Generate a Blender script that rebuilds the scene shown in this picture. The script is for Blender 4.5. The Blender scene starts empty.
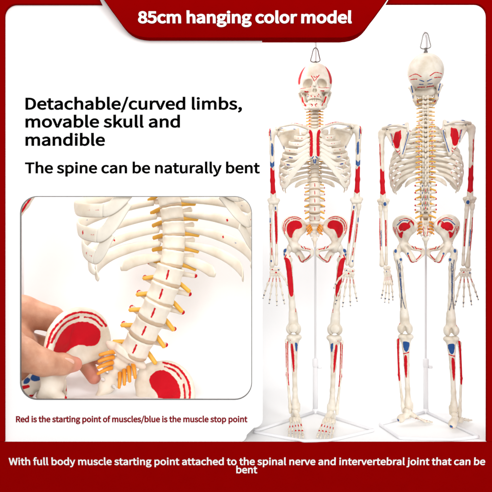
import bpy, math, os, random
import numpy as np
from mathutils import Matrix, Vector, Euler

random.seed(4)
SC = bpy.context.scene
COL = SC.collection
S = 0.00225            # metres per "unit"; the skeleton models are authored in these units
D = 1.3                # camera distance to the plane the skeletons hang in
ZC = 0.405             # camera height above the white display floor
DU = D / S

# ------------------------------------------------------------------ camera, world, lamps
cam = bpy.data.objects.new('camera', bpy.data.cameras.new('camera'))
COL.objects.link(cam)
cam.location = (0, -D, ZC)
cam.rotation_euler = (math.radians(90), 0, 0)
cam.data.sensor_width = 36
cam.data.lens = 36 * D / (492 * S)
cam.data.clip_start = 0.05
cam.data.clip_end = 50
SC.camera = cam

W = bpy.data.worlds.new('World')
SC.world = W
W.use_nodes = True
W.node_tree.nodes['Background'].inputs['Color'].default_value = (0.985, 0.99, 1.0, 1)
_n, _l = W.node_tree.nodes, W.node_tree.links
_tc = _n.new('ShaderNodeTexCoord'); _sx = _n.new('ShaderNodeSeparateXYZ'); _mr = _n.new('ShaderNodeMapRange')
_l.new(_tc.outputs['Generated'], _sx.inputs[0]); _l.new(_sx.outputs['Z'], _mr.inputs['Value'])
_mr.inputs['From Min'].default_value = -0.5; _mr.inputs['From Max'].default_value = 0.35
_mr.inputs['To Min'].default_value = 0.22; _mr.inputs['To Max'].default_value = 0.70
_l.new(_mr.outputs['Result'], _n['Background'].inputs['Strength'])

def lamp(name, loc, aim, power, sx, sy, col=(1, 1, 1)):
    l = bpy.data.lights.new(name, 'AREA')
    l.shape = 'RECTANGLE'; l.size = sx; l.size_y = sy
    l.energy = power; l.color = col
    o = bpy.data.objects.new(name, l)
    COL.objects.link(o)
    o.location = loc
    o.rotation_euler = (Vector(aim) - Vector(loc)).to_track_quat('-Z', 'Y').to_euler()
    return o

lamp('key_softbox', (-0.35, -2.9, 1.3), (0.1, 0, 0.40), 44, 1.3, 1.1, (1, 0.98, 0.95))
lamp('fill_softbox', (1.4, -2.7, 0.8), (0.1, 0, 0.33), 31, 0.9, 0.9)
lamp('added_backdrop_light', (0.1, 0.26, 1.75), (0.1, 0.56, 0.1), 6.0, 1.6, 0.25)  # unseen overhead light, added to whiten the backdrop
lamp('added_niche_light', (-0.27, 0.08, 1.05), (-0.27, 0.20, 0.15), 4.2, 0.46, 0.3)  # unseen light added above the niche to brighten its white interior
SC.view_settings.view_transform = 'Standard'
SC.view_settings.look = 'None'
SC.view_settings.exposure = 0
SC.view_settings.gamma = 1
SC.cycles.max_bounces = 8
SC.cycles.diffuse_bounces = 5

# ------------------------------------------------------------------ materials
def new_mat(name):
    m = bpy.data.materials.new(name); m.use_nodes = True
    nt = m.node_tree
    return m, nt, nt.nodes['Principled BSDF']

def plain(name, col, rough=0.5, metal=0.0, bump=0.0, bscale=400.0, var=0.0):
    m, nt, b = new_mat(name)
    b.inputs['Base Color'].default_value = (*col, 1)
    b.inputs['Roughness'].default_value = rough
    b.inputs['Metallic'].default_value = metal
    if bump or var:
        tc = nt.nodes.new('ShaderNodeTexCoord')
        n = nt.nodes.new('ShaderNodeTexNoise'); n.inputs['Scale'].default_value = bscale
        n.inputs['Detail'].default_value = 4
        nt.links.new(tc.outputs['Object'], n.inputs['Vector'])
        if bump:
            bp = nt.nodes.new('ShaderNodeBump'); bp.inputs['Strength'].default_value = bump
            bp.inputs['Distance'].default_value = 0.001
            nt.links.new(n.outputs['Fac'], bp.inputs['Height'])
            nt.links.new(bp.outputs['Normal'], b.inputs['Normal'])
        if var:
            r = nt.nodes.new('ShaderNodeMapRange')
            r.inputs['To Min'].default_value = 1 - var; r.inputs['To Max'].default_value = 1 + var
            nt.links.new(n.outputs['Fac'], r.inputs['Value'])
            mx = nt.nodes.new('ShaderNodeMix'); mx.data_type = 'RGBA'; mx.blend_type = 'MULTIPLY'
            mx.inputs['Factor'].default_value = 1
            mx.inputs['A'].default_value = (*col, 1)
            nt.links.new(r.outputs['Result'], mx.inputs['B'])
            nt.links.new(mx.outputs['Result'], b.inputs['Base Color'])
    return m

def bone_material():
    """ivory plastic; painted muscle marks come from signed-distance attributes stored on each bone"""
    m, nt, b = new_mat('painted_bone')
    N, L = nt.nodes, nt.links
    b.inputs['Roughness'].default_value = 0.42
    b.inputs['Specular IOR Level'].default_value = 0.3
    b.inputs['Subsurface Weight'].default_value = 0.12
    b.inputs['Subsurface Radius'].default_value = (0.006, 0.004, 0.0025)
    b.inputs['Subsurface Scale'].default_value = 0.6
    tc = N.new('ShaderNodeTexCoord')
    n1 = N.new('ShaderNodeTexNoise'); n1.inputs['Scale'].default_value = 55; n1.inputs['Detail'].default_value = 3
    L.new(tc.outputs['Object'], n1.inputs['Vector'])
    cr = N.new('ShaderNodeValToRGB')
    cr.color_ramp.elements[0].position = 0.3; cr.color_ramp.elements[0].color = (0.66, 0.575, 0.455, 1)
    cr.color_ramp.elements[1].position = 0.62; cr.color_ramp.elements[1].color = (0.79, 0.735, 0.64, 1)
    L.new(n1.outputs['Fac'], cr.inputs['Fac'])
    cur = cr.outputs['Color']
    n3 = N.new('ShaderNodeTexNoise'); n3.inputs['Scale'].default_value = 300; n3.inputs['Detail'].default_value = 3
    L.new(tc.outputs['Object'], n3.inputs['Vector'])
    jit = N.new('ShaderNodeMapRange'); jit.inputs['To Min'].default_value = -0.42; jit.inputs['To Max'].default_value = 0.42
    L.new(n3.outputs['Fac'], jit.inputs['Value'])
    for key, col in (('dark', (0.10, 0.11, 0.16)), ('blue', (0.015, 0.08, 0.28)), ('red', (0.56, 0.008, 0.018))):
        a = N.new('ShaderNodeAttribute'); a.attribute_name = key
        r = N.new('ShaderNodeMapRange')
        r.inputs['From Min'].default_value = -0.12; r.inputs['From Max'].default_value = 0.12
        r.inputs['To Min'].default_value = 1; r.inputs['To Max'].default_value = 0
        ad = N.new('ShaderNodeMath'); ad.operation = 'ADD'
        L.new(a.outputs['Fac'], ad.inputs[0]); L.new(jit.outputs['Result'], ad.inputs[1]); L.new(ad.outputs[0], r.inputs['Value'])
        mx = N.new('ShaderNodeMix'); mx.data_type = 'RGBA'
        L.new(r.outputs['Result'], mx.inputs['Factor'])
        L.new(cur, mx.inputs['A']); mx.inputs['B'].default_value = (*col, 1)
        cur = mx.outputs['Result']; last = r.outputs['Result']
    sp = N.new('ShaderNodeMapRange'); sp.inputs['To Min'].default_value = 0.3; sp.inputs['To Max'].default_value = 0.04
    L.new(last, sp.inputs['Value']); L.new(sp.outputs['Result'], b.inputs['Specular IOR Level'])
    L.new(cur, b.inputs['Base Color'])
    n2 = N.new('ShaderNodeTexNoise'); n2.inputs['Scale'].default_value = 420; n2.inputs['Detail'].default_value = 5
    L.new(tc.outputs['Object'], n2.inputs['Vector'])
    bp = N.new('ShaderNodeBump'); bp.inputs['Strength'].default_value = 0.25; bp.inputs['Distance'].default_value = 0.0012
    L.new(n2.outputs['Fac'], bp.inputs['Height']); L.new(bp.outputs['Normal'], b.inputs['Normal'])
    return m

def skin_material():
    m, nt, b = new_mat('skin')
    N, L = nt.nodes, nt.links
    b.inputs['Roughness'].default_value = 0.5
    b.inputs['Subsurface Weight'].default_value = 0.15
    b.inputs['Subsurface Radius'].default_value = (0.02, 0.007, 0.004)
    b.inputs['Subsurface Scale'].default_value = 0.5
    tc = N.new('ShaderNodeTexCoord')
    n1 = N.new('ShaderNodeTexNoise'); n1.inputs['Scale'].default_value = 38; n1.inputs['Detail'].default_value = 5
    L.new(tc.outputs['Object'], n1.inputs['Vector'])
    cr = N.new('ShaderNodeValToRGB')
    cr.color_ramp.elements[0].position = 0.3; cr.color_ramp.elements[0].color = (0.52, 0.235, 0.14, 1)
    cr.color_ramp.elements[1].position = 0.7; cr.color_ramp.elements[1].color = (0.66, 0.355, 0.225, 1)
    L.new(n1.outputs['Fac'], cr.inputs['Fac'])
    a = N.new('ShaderNodeAttribute'); a.attribute_name = 'red'      # pinker finger pads
    r = N.new('ShaderNodeMapRange'); r.inputs['From Min'].default_value = -4; r.inputs['From Max'].default_value = 5
    r.inputs['To Min'].default_value = 0.75; r.inputs['To Max'].default_value = 0
    L.new(a.outputs['Fac'], r.inputs['Value'])
    mx = N.new('ShaderNodeMix'); mx.data_type = 'RGBA'
    L.new(r.outputs['Result'], mx.inputs['Factor']); L.new(cr.outputs['Color'], mx.inputs['A'])
    mx.inputs['B'].default_value = (0.66, 0.23, 0.17, 1)
    L.new(mx.outputs['Result'], b.inputs['Base Color'])
    v = N.new('ShaderNodeTexVoronoi'); v.inputs['Scale'].default_value = 260
    L.new(tc.outputs['Object'], v.inputs['Vector'])
    bp = N.new('ShaderNodeBump'); bp.inputs['Strength'].default_value = 0.18; bp.inputs['Distance'].default_value = 0.0012
    L.new(v.outputs['Distance'], bp.inputs['Height']); L.new(bp.outputs['Normal'], b.inputs['Normal'])
    return m

M_BONE = bone_material()
M_SKIN = skin_material()
M_NAIL = plain('nail', (0.78, 0.47, 0.37), 0.3)
M_CART = plain('cartilage', (0.80, 0.74, 0.64), 0.45, bump=0.2, bscale=300, var=0.06)
M_DISC = plain('disc', (0.50, 0.37, 0.25), 0.45, var=0.1, bscale=200)
M_NERVE = plain('nerve_yellow', (0.80, 0.42, 0.045), 0.4, var=0.12, bscale=150)
M_ORANGE = plain('nerve_orange', (0.80, 0.30, 0.02), 0.4, var=0.12, bscale=150)
M_STEEL = plain('dark_steel', (0.22, 0.21, 0.20), 0.3, 0.9)
M_BRKT = plain('bracket_steel', (0.16, 0.15, 0.14), 0.4, 0.6)
M_WHITEMETAL = plain('white_coated_steel', (0.83, 0.83, 0.85), 0.45)
M_WALL = plain('white_backdrop', (0.93, 0.93, 0.93), 0.85, bump=0.05, bscale=60)
M_PANEL = plain('white_panel', (0.93, 0.93, 0.93), 0.6, bump=0.03, bscale=80)
M_NICHE = plain('niche_white', (0.91, 0.91, 0.91), 0.8)
M_RED = plain('red_lacquer', (0.265, 0.0002, 0.0004), 0.6, bump=0.02, bscale=40, var=0.05)
M_RED.node_tree.nodes['Principled BSDF'].inputs['Specular IOR Level'].default_value = 0.0
M_BLACK = plain('black_letter', (0.001, 0.001, 0.001), 0.9)
M_WLET = plain('white_letter', (0.88, 0.88, 0.88), 0.5)
M_DRED = plain('dark_red_letter', (0.22, 0.006, 0.012), 0.6)
for _m in (M_BLACK, M_DRED): _m.node_tree.nodes['Principled BSDF'].inputs['Specular IOR Level'].default_value = 0.0
M_GREY = plain('grey_rim', (0.16, 0.16, 0.16), 0.4, 0.3)

# ------------------------------------------------------------------ object helpers
def link(o, parent=None):
    COL.objects.link(o)
    if parent is not None:
        o.parent = parent
    return o

def tag(o, label, cat, group=None, kind=None):
    if label: o['label'] = label
    if cat: o['category'] = cat
    if group: o['group'] = group
    if kind: o['kind'] = kind
    return o

def empty(name, loc=(0, 0, 0), rz=0.0):
    o = bpy.data.objects.new(name, None)
    o.empty_display_size = 0.02
    o.location = loc; o.rotation_euler = (0, 0, rz)
    return link(o)

def mesh(name, V, Fc, mat, paint=None, scale=S, pivot=(0, 0, 0), smooth=True):
    V = np.asarray(V, np.float32)
    me = bpy.data.meshes.new(name)
    Vs = (V - np.array(pivot, np.float32)) * scale
    me.from_pydata(Vs.tolist(), [], [list(map(int, f)) for f in Fc])
    me.update()
    if smooth:
        me.polygons.foreach_set('use_smooth', np.ones(len(me.polygons), bool))
    me.materials.append(mat)
    if mat in (M_BONE, M_SKIN):
        paint = paint or {}
        for k in ('red', 'blue', 'dark'):
            a = me.attributes.new(k, 'FLOAT', 'POINT')
            v = paint.get(k)
            if v is None: v = np.full(len(V), 9.0)
            a.data.foreach_set('value', np.asarray(v, np.float32))
    return me

def part(name, me, parent, loc=(0, 0, 0), rot=None, units=True):
    o = bpy.data.objects.new(name, me)
    k = S if units else 1
    o.location = (loc[0] * k, loc[1] * k, loc[2] * k)
    if rot: o.rotation_euler = rot
    return link(o, parent)

def copy_tree(o, parent=None, mp=None):
    c = o.copy(); link(c)
    c.parent = parent
    if mp is not None: mp[o.name] = c
    for ch in list(o.children):
        copy_tree(ch, c, mp)
    return c

# ------------------------------------------------------------------ distance-field modelling
class Field:
    def __init__(s, lo, hi, h):
        s.lo = np.array(lo, float); s.h = h
        n = np.ceil((np.array(hi, float) - s.lo) / h).astype(int) + 1
        s.n = n
        s.ax = [(s.lo[i] + h * np.arange(n[i])).astype(np.float32) for i in range(3)]
        s.d = np.full(n, 9.0, np.float32)

    def _put(s, fn, lo, hi, k, sub=False):
        pad = k + 3 * s.h
        a = np.clip(np.floor((np.array(lo) - pad - s.lo) / s.h).astype(int), 0, s.n)
        b = np.clip(np.ceil((np.array(hi) + pad - s.lo) / s.h).astype(int) + 1, 0, s.n)
        if np.any(b <= a): return
        sl = tuple(slice(a[i], b[i]) for i in range(3))
        X = s.ax[0][sl[0]][:, None, None]; Y = s.ax[1][sl[1]][None, :, None]; Z = s.ax[2][sl[2]][None, None, :]
        d = fn(X, Y, Z); o = s.d[sl]
        if sub:
            o, d = -o, d
        m = np.minimum(o, d)
        if k > 0:
            h = np.maximum(k - np.abs(o - d), 0) / k
            m = m - h * h * k * 0.25
        s.d[sl] = -m if sub else m

    def seg(s, a, b, rf, rmax, k=0.8, sub=False):
        a = np.array(a, float); b = np.array(b, float); ba = b - a; L2 = max(float(ba @ ba), 1e-9)
        def fn(X, Y, Z):
            px, py, pz = X - a[0], Y - a[1], Z - a[2]
            t = np.clip((px * ba[0] + py * ba[1] + pz * ba[2]) / L2, 0, 1)
            return np.sqrt((px - t * ba[0]) ** 2 + (py - t * ba[1]) ** 2 + (pz - t * ba[2]) ** 2) - rf(t)
        s._put(fn, np.minimum(a, b) - rmax, np.maximum(a, b) + rmax, k, sub)

    def cone(s, a, b, ra, rb=None, k=0.8, sub=False):
        rb = ra if rb is None else rb
        s.seg(a, b, lambda t: ra + (rb - ra) * t, max(ra, rb), k, sub)

    def shaft(s, a, b, ra, rm, rb, k=0.8, w=0.3):
        s.seg(a, b, lambda t: rm + (ra - rm) * np.clip(1 - t / w, 0, 1) ** 2 + (rb - rm) * np.clip((t - 1 + w) / w, 0, 1) ** 2, max(ra, rm, rb), k)

    def chain(s, pts, rs, k=0.8):
        for i in range(len(pts) - 1):
            s.cone(pts[i], pts[i + 1], rs[i], rs[i + 1], k)

    def chain2(s, pts, r):
        for i in range(len(pts) - 1):
            s.cone(pts[i], pts[i + 1], r, r, 1.2, True)

    def ell(s, c, r, k=0.8, sub=False, rot=None):
        c = np.array(c, float); r = np.array(r, float)
        R = np.array(Euler(rot).to_matrix()).T if rot else None
        def fn(X, Y, Z):
            px, py, pz = X - c[0], Y - c[1], Z - c[2]
            if R is not None:
                px, py, pz = (R[0, 0] * px + R[0, 1] * py + R[0, 2] * pz, R[1, 0] * px + R[1, 1] * py + R[1, 2] * pz, R[2, 0] * px + R[2, 1] * py + R[2, 2] * pz)
            k0 = np.sqrt((px / r[0]) ** 2 + (py / r[1]) ** 2 + (pz / r[2]) ** 2)
            k1 = np.sqrt((px / r[0] ** 2) ** 2 + (py / r[1] ** 2) ** 2 + (pz / r[2] ** 2) ** 2)
            return k0 * (k0 - 1) / np.maximum(k1, 1e-6)
        m = r if rot is None else np.full(3, r.max())
        s._put(fn, c - m, c + m, k, sub)

    def disc(s, c, rx, ry, hh, waist=0.1, k=0.5):
        c = np.array(c, float)
        def fn(X, Y, Z):
            z = (Z - c[2])
            w = 1 - waist + waist * np.clip(z / hh, -1, 1) ** 2
            q = np.sqrt(((X - c[0]) / rx) ** 2 + ((Y - c[1]) / ry) ** 2) / w
            a = (q - 1) * min(rx, ry); b = np.abs(z) - hh
            h = np.maximum(0.7 - np.abs(a - b), 0) / 0.7
            return np.maximum(a, b) + h * h * 0.7 * 0.25
        s._put(fn, c - [rx, ry, hh], c + [rx, ry, hh], k)

    def tri(s, a, b, c, t, k=0.8):
        a, b, c = (np.array(v, float) for v in (a, b, c))
        nrm = np.cross(b - a, a - c); nn = nrm / np.linalg.norm(nrm)
        def fn(X, Y, Z):
            sgn = 0; best = None
            for p, q in ((a, b), (b, c), (c, a)):
                e = q - p; cr = np.cross(e, nrm)
                px, py, pz = X - p[0], Y - p[1], Z - p[2]
                sgn = sgn + np.sign(cr[0] * px + cr[1] * py + cr[2] * pz)
                u = np.clip((px * e[0] + py * e[1] + pz * e[2]) / (e @ e), 0, 1)
                dd = (px - e[0] * u) ** 2 + (py - e[1] * u) ** 2 + (pz - e[2] * u) ** 2
                best = dd if best is None else np.minimum(best, dd)
            pl = nn[0] * (X - a[0]) + nn[1] * (Y - a[1]) + nn[2] * (Z - a[2])
            return np.sqrt(np.where(sgn < 2, best, pl * pl)) - t
        s._put(fn, np.minimum(np.minimum(a, b), c) - t, np.maximum(np.maximum(a, b), c) + t, k)

    def rough(s, amp, freq, seed=0):
        rs = np.random.RandomState(seed)
        X = s.ax[0][:, None, None]; Y = s.ax[1][None, :, None]; Z = s.ax[2][None, None, :]
        for _ in range(4):
            v = rs.normal(size=3); v = v / np.linalg.norm(v) * freq * rs.uniform(0.7, 1.6); ph = rs.uniform(0, 6.28)
            s.d += (amp * 0.5 * np.sin(X * v[0] + Y * v[1] + Z * v[2] + ph)).astype(np.float32)

    def nets(s):
        d = s.d
        for ax in range(3):          # keep the surface closed at the grid's border
            q = [slice(None)] * 3
            for e in (0, -1):
                q[ax] = e; d[tuple(q)] = np.maximum(d[tuple(q)], 0.01)
        neg = d < 0
        nx, ny, nz = d.shape
        cnt = np.zeros((nx - 1, ny - 1, nz - 1), np.int8)
        cor = [(i, j, k) for i in (0, 1) for j in (0, 1) for k in (0, 1)]
        for i, j, k in cor:
            cnt += neg[i:nx - 1 + i, j:ny - 1 + j, k:nz - 1 + k]
        act = (cnt > 0) & (cnt < 8)
        I = np.argwhere(act)
        ids = np.full(act.shape, -1, np.int64); ids[act] = np.arange(len(I))
        vals = [d[I[:, 0] + i, I[:, 1] + j, I[:, 2] + k] for i, j, k in cor]
        acc = np.zeros((len(I), 3)); n = np.zeros(len(I))
        for a in range(8):
            for b in range(a + 1, 8):
                ca, cb = np.array(cor[a]), np.array(cor[b])
                if np.abs(ca - cb).sum() != 1: continue
                va, vb = vals[a], vals[b]
                m = (va < 0) != (vb < 0)
                t = (va / np.where(m, va - vb, 1))[:, None]
                acc += np.where(m[:, None], ca + t * (cb - ca), 0); n += m
        V = s.lo + s.h * (I + acc / n[:, None])
        Q = []
        for ax in range(3):
            u, v = (ax + 1) % 3, (ax + 2) % 3
            sl0 = [slice(1, -1)] * 3; sl1 = [slice(1, -1)] * 3
            sl0[ax] = slice(0, -1); sl1[ax] = slice(1, None)
            A = neg[tuple(sl0)]; B = neg[tuple(sl1)]
            E = np.argwhere(A != B)
            if not len(E): continue
            fl = A[tuple(E.T)]
            base = E.copy(); base[:, u] += 1; base[:, v] += 1
            def cell(du, dv):
                c = base.copy(); c[:, u] += du; c[:, v] += dv
                return ids[c[:, 0], c[:, 1], c[:, 2]]
            q = np.stack([cell(-1, -1), cell(0, -1), cell(0, 0), cell(-1, 0)], 1)
            q[~fl] = q[~fl][:, ::-1]
            Q.append(q)
        return V, np.concatenate(Q)

def mirrored(V, Fc):
    return np.asarray(V) * np.array([-1, 1, 1]), [tuple(f)[::-1] for f in Fc]

def sweep(P, hw, th, n=10, up=(0, 0, 1), cap=True):
    """flattened tube along P: half width hw (along up) and half thickness th, per point"""
    P = np.asarray(P, float); m = len(P)
    hw = np.broadcast_to(np.asarray(hw, float), (m,)); th = np.broadcast_to(np.asarray(th, float), (m,))
    T = np.gradient(P, axis=0); T /= np.linalg.norm(T, axis=1)[:, None]
    U = np.asarray(up, float)[None, :] - (T @ np.asarray(up, float))[:, None] * T
    U /= np.linalg.norm(U, axis=1)[:, None] + 1e-9
    Nn = np.cross(T, U)
    a = np.linspace(0, 2 * math.pi, n, endpoint=False)
    ca, sa = np.cos(a), np.sin(a)
    V = P[:, None, :] + U[:, None, :] * (hw[:, None] * ca)[:, :, None] + Nn[:, None, :] * (th[:, None] * sa)[:, :, None]
    V = V.reshape(-1, 3)
    F = []
    for i in range(m - 1):
        for j in range(n):
            j2 = (j + 1) % n
            F.append((i * n + j, i * n + j2, (i + 1) * n + j2, (i + 1) * n + j))
    if cap:
        V = np.vstack([V, P[0] - T[0] * th[0] * .6, P[-1] + T[-1] * th[-1] * .6])
        c0, c1 = m * n, m * n + 1
        for j in range(n):
            j2 = (j + 1) % n
            F.append((c0, j2, j)); F.append((c1, (m - 1) * n + j, (m - 1) * n + j2))
    return V, F

def curve(pts, n=24):
    """Catmull-Rom through pts"""
    P = np.asarray(pts, float)
    P = np.vstack([2 * P[0] - P[1], P, 2 * P[-1] - P[-2]])
    out = []
    m = len(P) - 3
    for t in np.linspace(0, m - 1e-6, n):
        i = int(t); f = t - i
        p0, p1, p2, p3 = P[i:i + 4]
        out.append(0.5 * ((2 * p1) + (p2 - p0) * f + (2 * p0 - 5 * p1 + 4 * p2 - p3) * f * f + (3 * p1 - p0 - 3 * p2 + p3) * f ** 3))
    return np.array(out)

# paint helpers: signed distances on vertices
def closed(pts, k=5):
    P = np.asarray(pts, float); n = len(P); out = []
    for i in range(n):
        p0, p1, p2, p3 = P[i - 1], P[i], P[(i + 1) % n], P[(i + 2) % n]
        for j in range(k):
            f = j / k
            out.append(0.5 * ((2 * p1) + (p2 - p0) * f + (2 * p0 - 5 * p1 + 4 * p2 - p3) * f * f + (3 * p1 - p0 - 3 * p2 + p3) * f ** 3))
    return np.array(out)

def line2(A, B, pts, w):
    if len(pts) > 2: pts = [tuple(q) for q in curve(np.asarray(pts, float), 4 * len(pts))]
    d = np.full(len(A), 9.0)
    for (x0, y0), (x1, y1) in zip(pts[:-1], pts[1:]):
        ex, ey = x1 - x0, y1 - y0
        t = np.clip(((A - x0) * ex + (B - y0) * ey) / (ex * ex + ey * ey + 1e-9), 0, 1)
        d = np.minimum(d, np.hypot(A - x0 - t * ex, B - y0 - t * ey))
    return d - w

def blob2(A, B, c, r, ang=0.0):
    ca, sa = math.cos(ang), math.sin(ang)
    u = (A - c[0]) * ca + (B - c[1]) * sa; v = -(A - c[0]) * sa + (B - c[1]) * ca
    return (np.hypot(u / r[0], v / r[1]) - 1) * min(r)

def poly2(A, B, pts):
    pts = closed(pts, 4); n = len(pts)
    d = np.full(len(A), 1e9); ins = np.zeros(len(A), bool)
    for i in range(n):
        p, q = pts[i], pts[(i + 1) % n]; e = q - p
        t = np.clip(((A - p[0]) * e[0] + (B - p[1]) * e[1]) / (e @ e), 0, 1)
        d = np.minimum(d, np.hypot(A - p[0] - t * e[0], B - p[1] - t * e[1]))
        c = ((p[1] > B) != (q[1] > B)) & (A < (q[0] - p[0]) * (B - p[1]) / (q[1] - p[1] + 1e-12) + p[0])
        ins ^= c
    return np.where(ins, -d, d)

def _red(op, a):
    r = a[0]
    for q in a[1:]: r = op(r, q)
    return r
def mn(*a): return _red(np.minimum, a)
def mxx(*a): return _red(np.maximum, a)
def zz(py): return 426.0 - py                      # height (units) of a level in the skeleton's own plane

# ------------------------------------------------------------------ bones (units; x sideways, -y to the front, z up)
MESH = {}

def put(key, V, F, paint=None, mat=M_BONE, pivot=(0, 0, 0), mirror=False):
    MESH[key] = mesh(key.split('/')[0], V, F, mat, paint, pivot=pivot)
    if mirror:
        Vm, Fm = mirrored(V, F)
        MESH[key + '/m'] = mesh(key.split('/')[0], Vm, Fm, mat, paint, pivot=(-pivot[0], pivot[1], pivot[2]))

def build_skull():
    f = Field((-21, -25, 312), (21, 28, 365), 0.42)
    f.ell((0, 4, 345), (17.2, 20.5, 17.4), 1)
    f.ell((0, -6, 346), (13.6, 11.5, 14), 5)
    f.ell((0, 12, 340), (13.5, 13, 11), 3)
    f.cone((0, -8, 337), (0, -10, 327), 9.5, 6.5, 4)
    f.ell((0, -12, 325.6), (7, 6, 4.2), 2.5)
    for sx in (-1, 1):
        f.cone((sx * 3, -16.4, 340.8), (sx * 11.5, -13, 341.6), 1.9, 1.7, 2)
        f.cone((sx * 11.8, -13, 340.5), (sx * 12.4, -12, 333), 1.5, 2.0, 1.2)
        f.cone((sx * 5.5, -15, 330.5), (sx * 12, -12.4, 331.6), 2.0, 2.4, 2)
        f.cone((sx * 12, -12, 331.6), (sx * 15.2, -5, 331.4), 1.9, 1.3, 1.2)
        f.cone((sx * 15.2, -5, 331.4), (sx * 15.0, 3, 331.5), 1.3, 1.3, 1.2)
        f.cone((sx * 12.6, 6, 330), (sx * 11.8, 5, 324.5), 3.0, 1.6, 2)
        f.ell((sx * 17.8, -8, 337.5), (3.6, 5.2, 5.6), 1.5, True)
        f.ell((sx * 14.5, -5, 327), (2.6, 7, 3.4), 1.2, True)
    f.ell((0, -1, 326), (11.0, 7, 5.5), 2)
    for sx in (-1, 1):
        f.ell((sx * 6.7, -17.5, 336.9), (4.5, 11, 4.0), 0.8, True, rot=(0, sx * 0.2, sx * -0.12))
    f.cone((0, -16.0, 338), (0, -18.6, 334), 1.6, 1.3, 1.0)
    f.ell((0, -18, 329.6), (2.3, 7, 2.3), 0.6, True)
    f.cone((0, -18.5, 331), (0, -17, 333.2), 1.7, 0.9, 0.5, True)
    f.cone((0, -16, 328), (0, -15.5, 333), 0.4, 0.4, 0.2)
    for i in range(12):
        a = math.radians(-77 + 14 * i)
        f.ell((6.5 * math.sin(a), -10.6 - 6.6 * math.cos(a), 322.6), (0.80, 0.95, 1.75), 0.25, rot=(0, 0, a))
    V, F = f.nets()
    X, Y, Z = V.T
    k = 0.972
    def g(u, v): return ((285 + u / 7.03 - 315) * k, 180 + (246 - 55 - v / 7.03) * k)
    front = Y + 7
    red = mxx(blob2(Y, Z, (-5.5, 349), (6.2, 8.8), 0.3), 9.5 - np.abs(X))
    for ln, w in (([(185, 158), (207, 197)], .38), ([(240, 153), (216, 190)], .38), ([(203, 163), (213, 174), (222, 163)], .32),
                  ([(100, 241), (150, 238), (186, 232)], .32), ([(236, 236), (270, 240), (312, 238)], .32),
                  ([(140, 262), (165, 268)], .35), ([(250, 264), (275, 262)], .35)):
        red = mn(red, mxx(line2(X, Z, [g(*p) for p in ln], w), front))
    for p in ((166, 286), (186, 300), (211, 306), (238, 290), (250, 302), (230, 300)):
        red = mn(red, mxx(line2(X, Z, [g(*p), g(p[0] + 3, p[1] + 5)], .42), front))
    blue = mxx(line2(X, Z, [g(160, 296), g(168, 300)], .3), front)
    # back of the head: nuchal lines
    back = 6 - Y
    for sx in (-1, 1):
        red = mn(red, mxx(line2(X, Z, [(sx * 4, 338.5), (sx * 9, 341.5), (sx * 15, 340.5)], .38), back),
                 mxx(line2(X, Z, [(sx * 8, 336.8), (sx * 14, 337.5)], .35), back))
        blue = mn(blue, mxx(line2(X, Z, [(sx * 1.5, 334), (sx * 5.5, 335.6)], .38), back),
                  mxx(line2(X, Z, [(sx * 2, 331.5), (sx * 6, 332)], .34), back),
                  mxx(line2(X, Z, [(sx * 13.5, 332), (sx * 12, 326)], .5), back))
        red = mn(red, mxx(line2(X, Z, [(sx * 1, 329.3), (sx * 7.5, 330)], .38), back))
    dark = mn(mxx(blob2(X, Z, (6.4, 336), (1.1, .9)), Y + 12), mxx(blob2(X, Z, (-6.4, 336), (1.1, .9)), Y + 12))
    put('skull', V, F, dict(red=red, blue=blue, dark=dark), pivot=(0, 2, 328))

    f = Field((-19, -25, 306), (19, 8, 334), 0.42)
    for sx in (-1, 1):
        f.cone((sx * 11.6, 0, 330.5), (sx * 9.9, -1.5, 319.5), 1.9, 2.4, 1)
        f.cone((sx * 11.6, -5, 330), (sx * 9.8, -5, 320), 1.7, 2.4, 1.2)
        f.chain([(sx * 10.2, -1.5, 318.8), (sx * 8.4, -8, 315.2), (sx * 5, -14.2, 313), (0, -16.2, 312.6)], [2.0, 1.9, 2.0, 2.1], 1.2)
        f.chain([(sx * 9.6, -4.5, 320), (sx * 7.6, -10, 318), (sx * 4.4, -14.6, 317), (0, -16, 316.6)], [1.7, 1.6, 1.7, 1.7], 1.2)
        f.ell((sx * 2.2, -17, 312), (1.6, 1.4, 1.3), 1.2)
    for i in range(10):
        a = math.radians(-70 + 15.5 * i)
        f.ell((6.2 * math.sin(a), -10.2 - 6.1 * math.cos(a), 319.4), (0.76, 0.9, 1.5), 0.25, rot=(0, 0, a))
    V, F = f.nets(); X, Y, Z = V.T
    front = Y + 4
    red = np.full(len(V), 9.0)
    for ln, w in (([(118, 282), (128, 318)], .8), ([(128, 318), (152, 362)], .4), ([(290, 285), (276, 330)], .8), ([(274, 332), (262, 362)], .4),
                  ([(186, 358), (197, 368), (190, 382)], .38), ([(226, 358), (214, 368), (222, 382)], .38), ([(140, 345), (146, 358)], .5)):
        red = mn(red, mxx(line2(X, Z, [g(*p) for p in ln], w), Y + 0))
    blue = mxx(line2(np.abs(X), Z, [(12.8, 326), (12.2, 321)], .6), -2.5 - Y)
    put('mandible', V, F, dict(red=red, blue=blue), pivot=(0, 2, 328))

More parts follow.
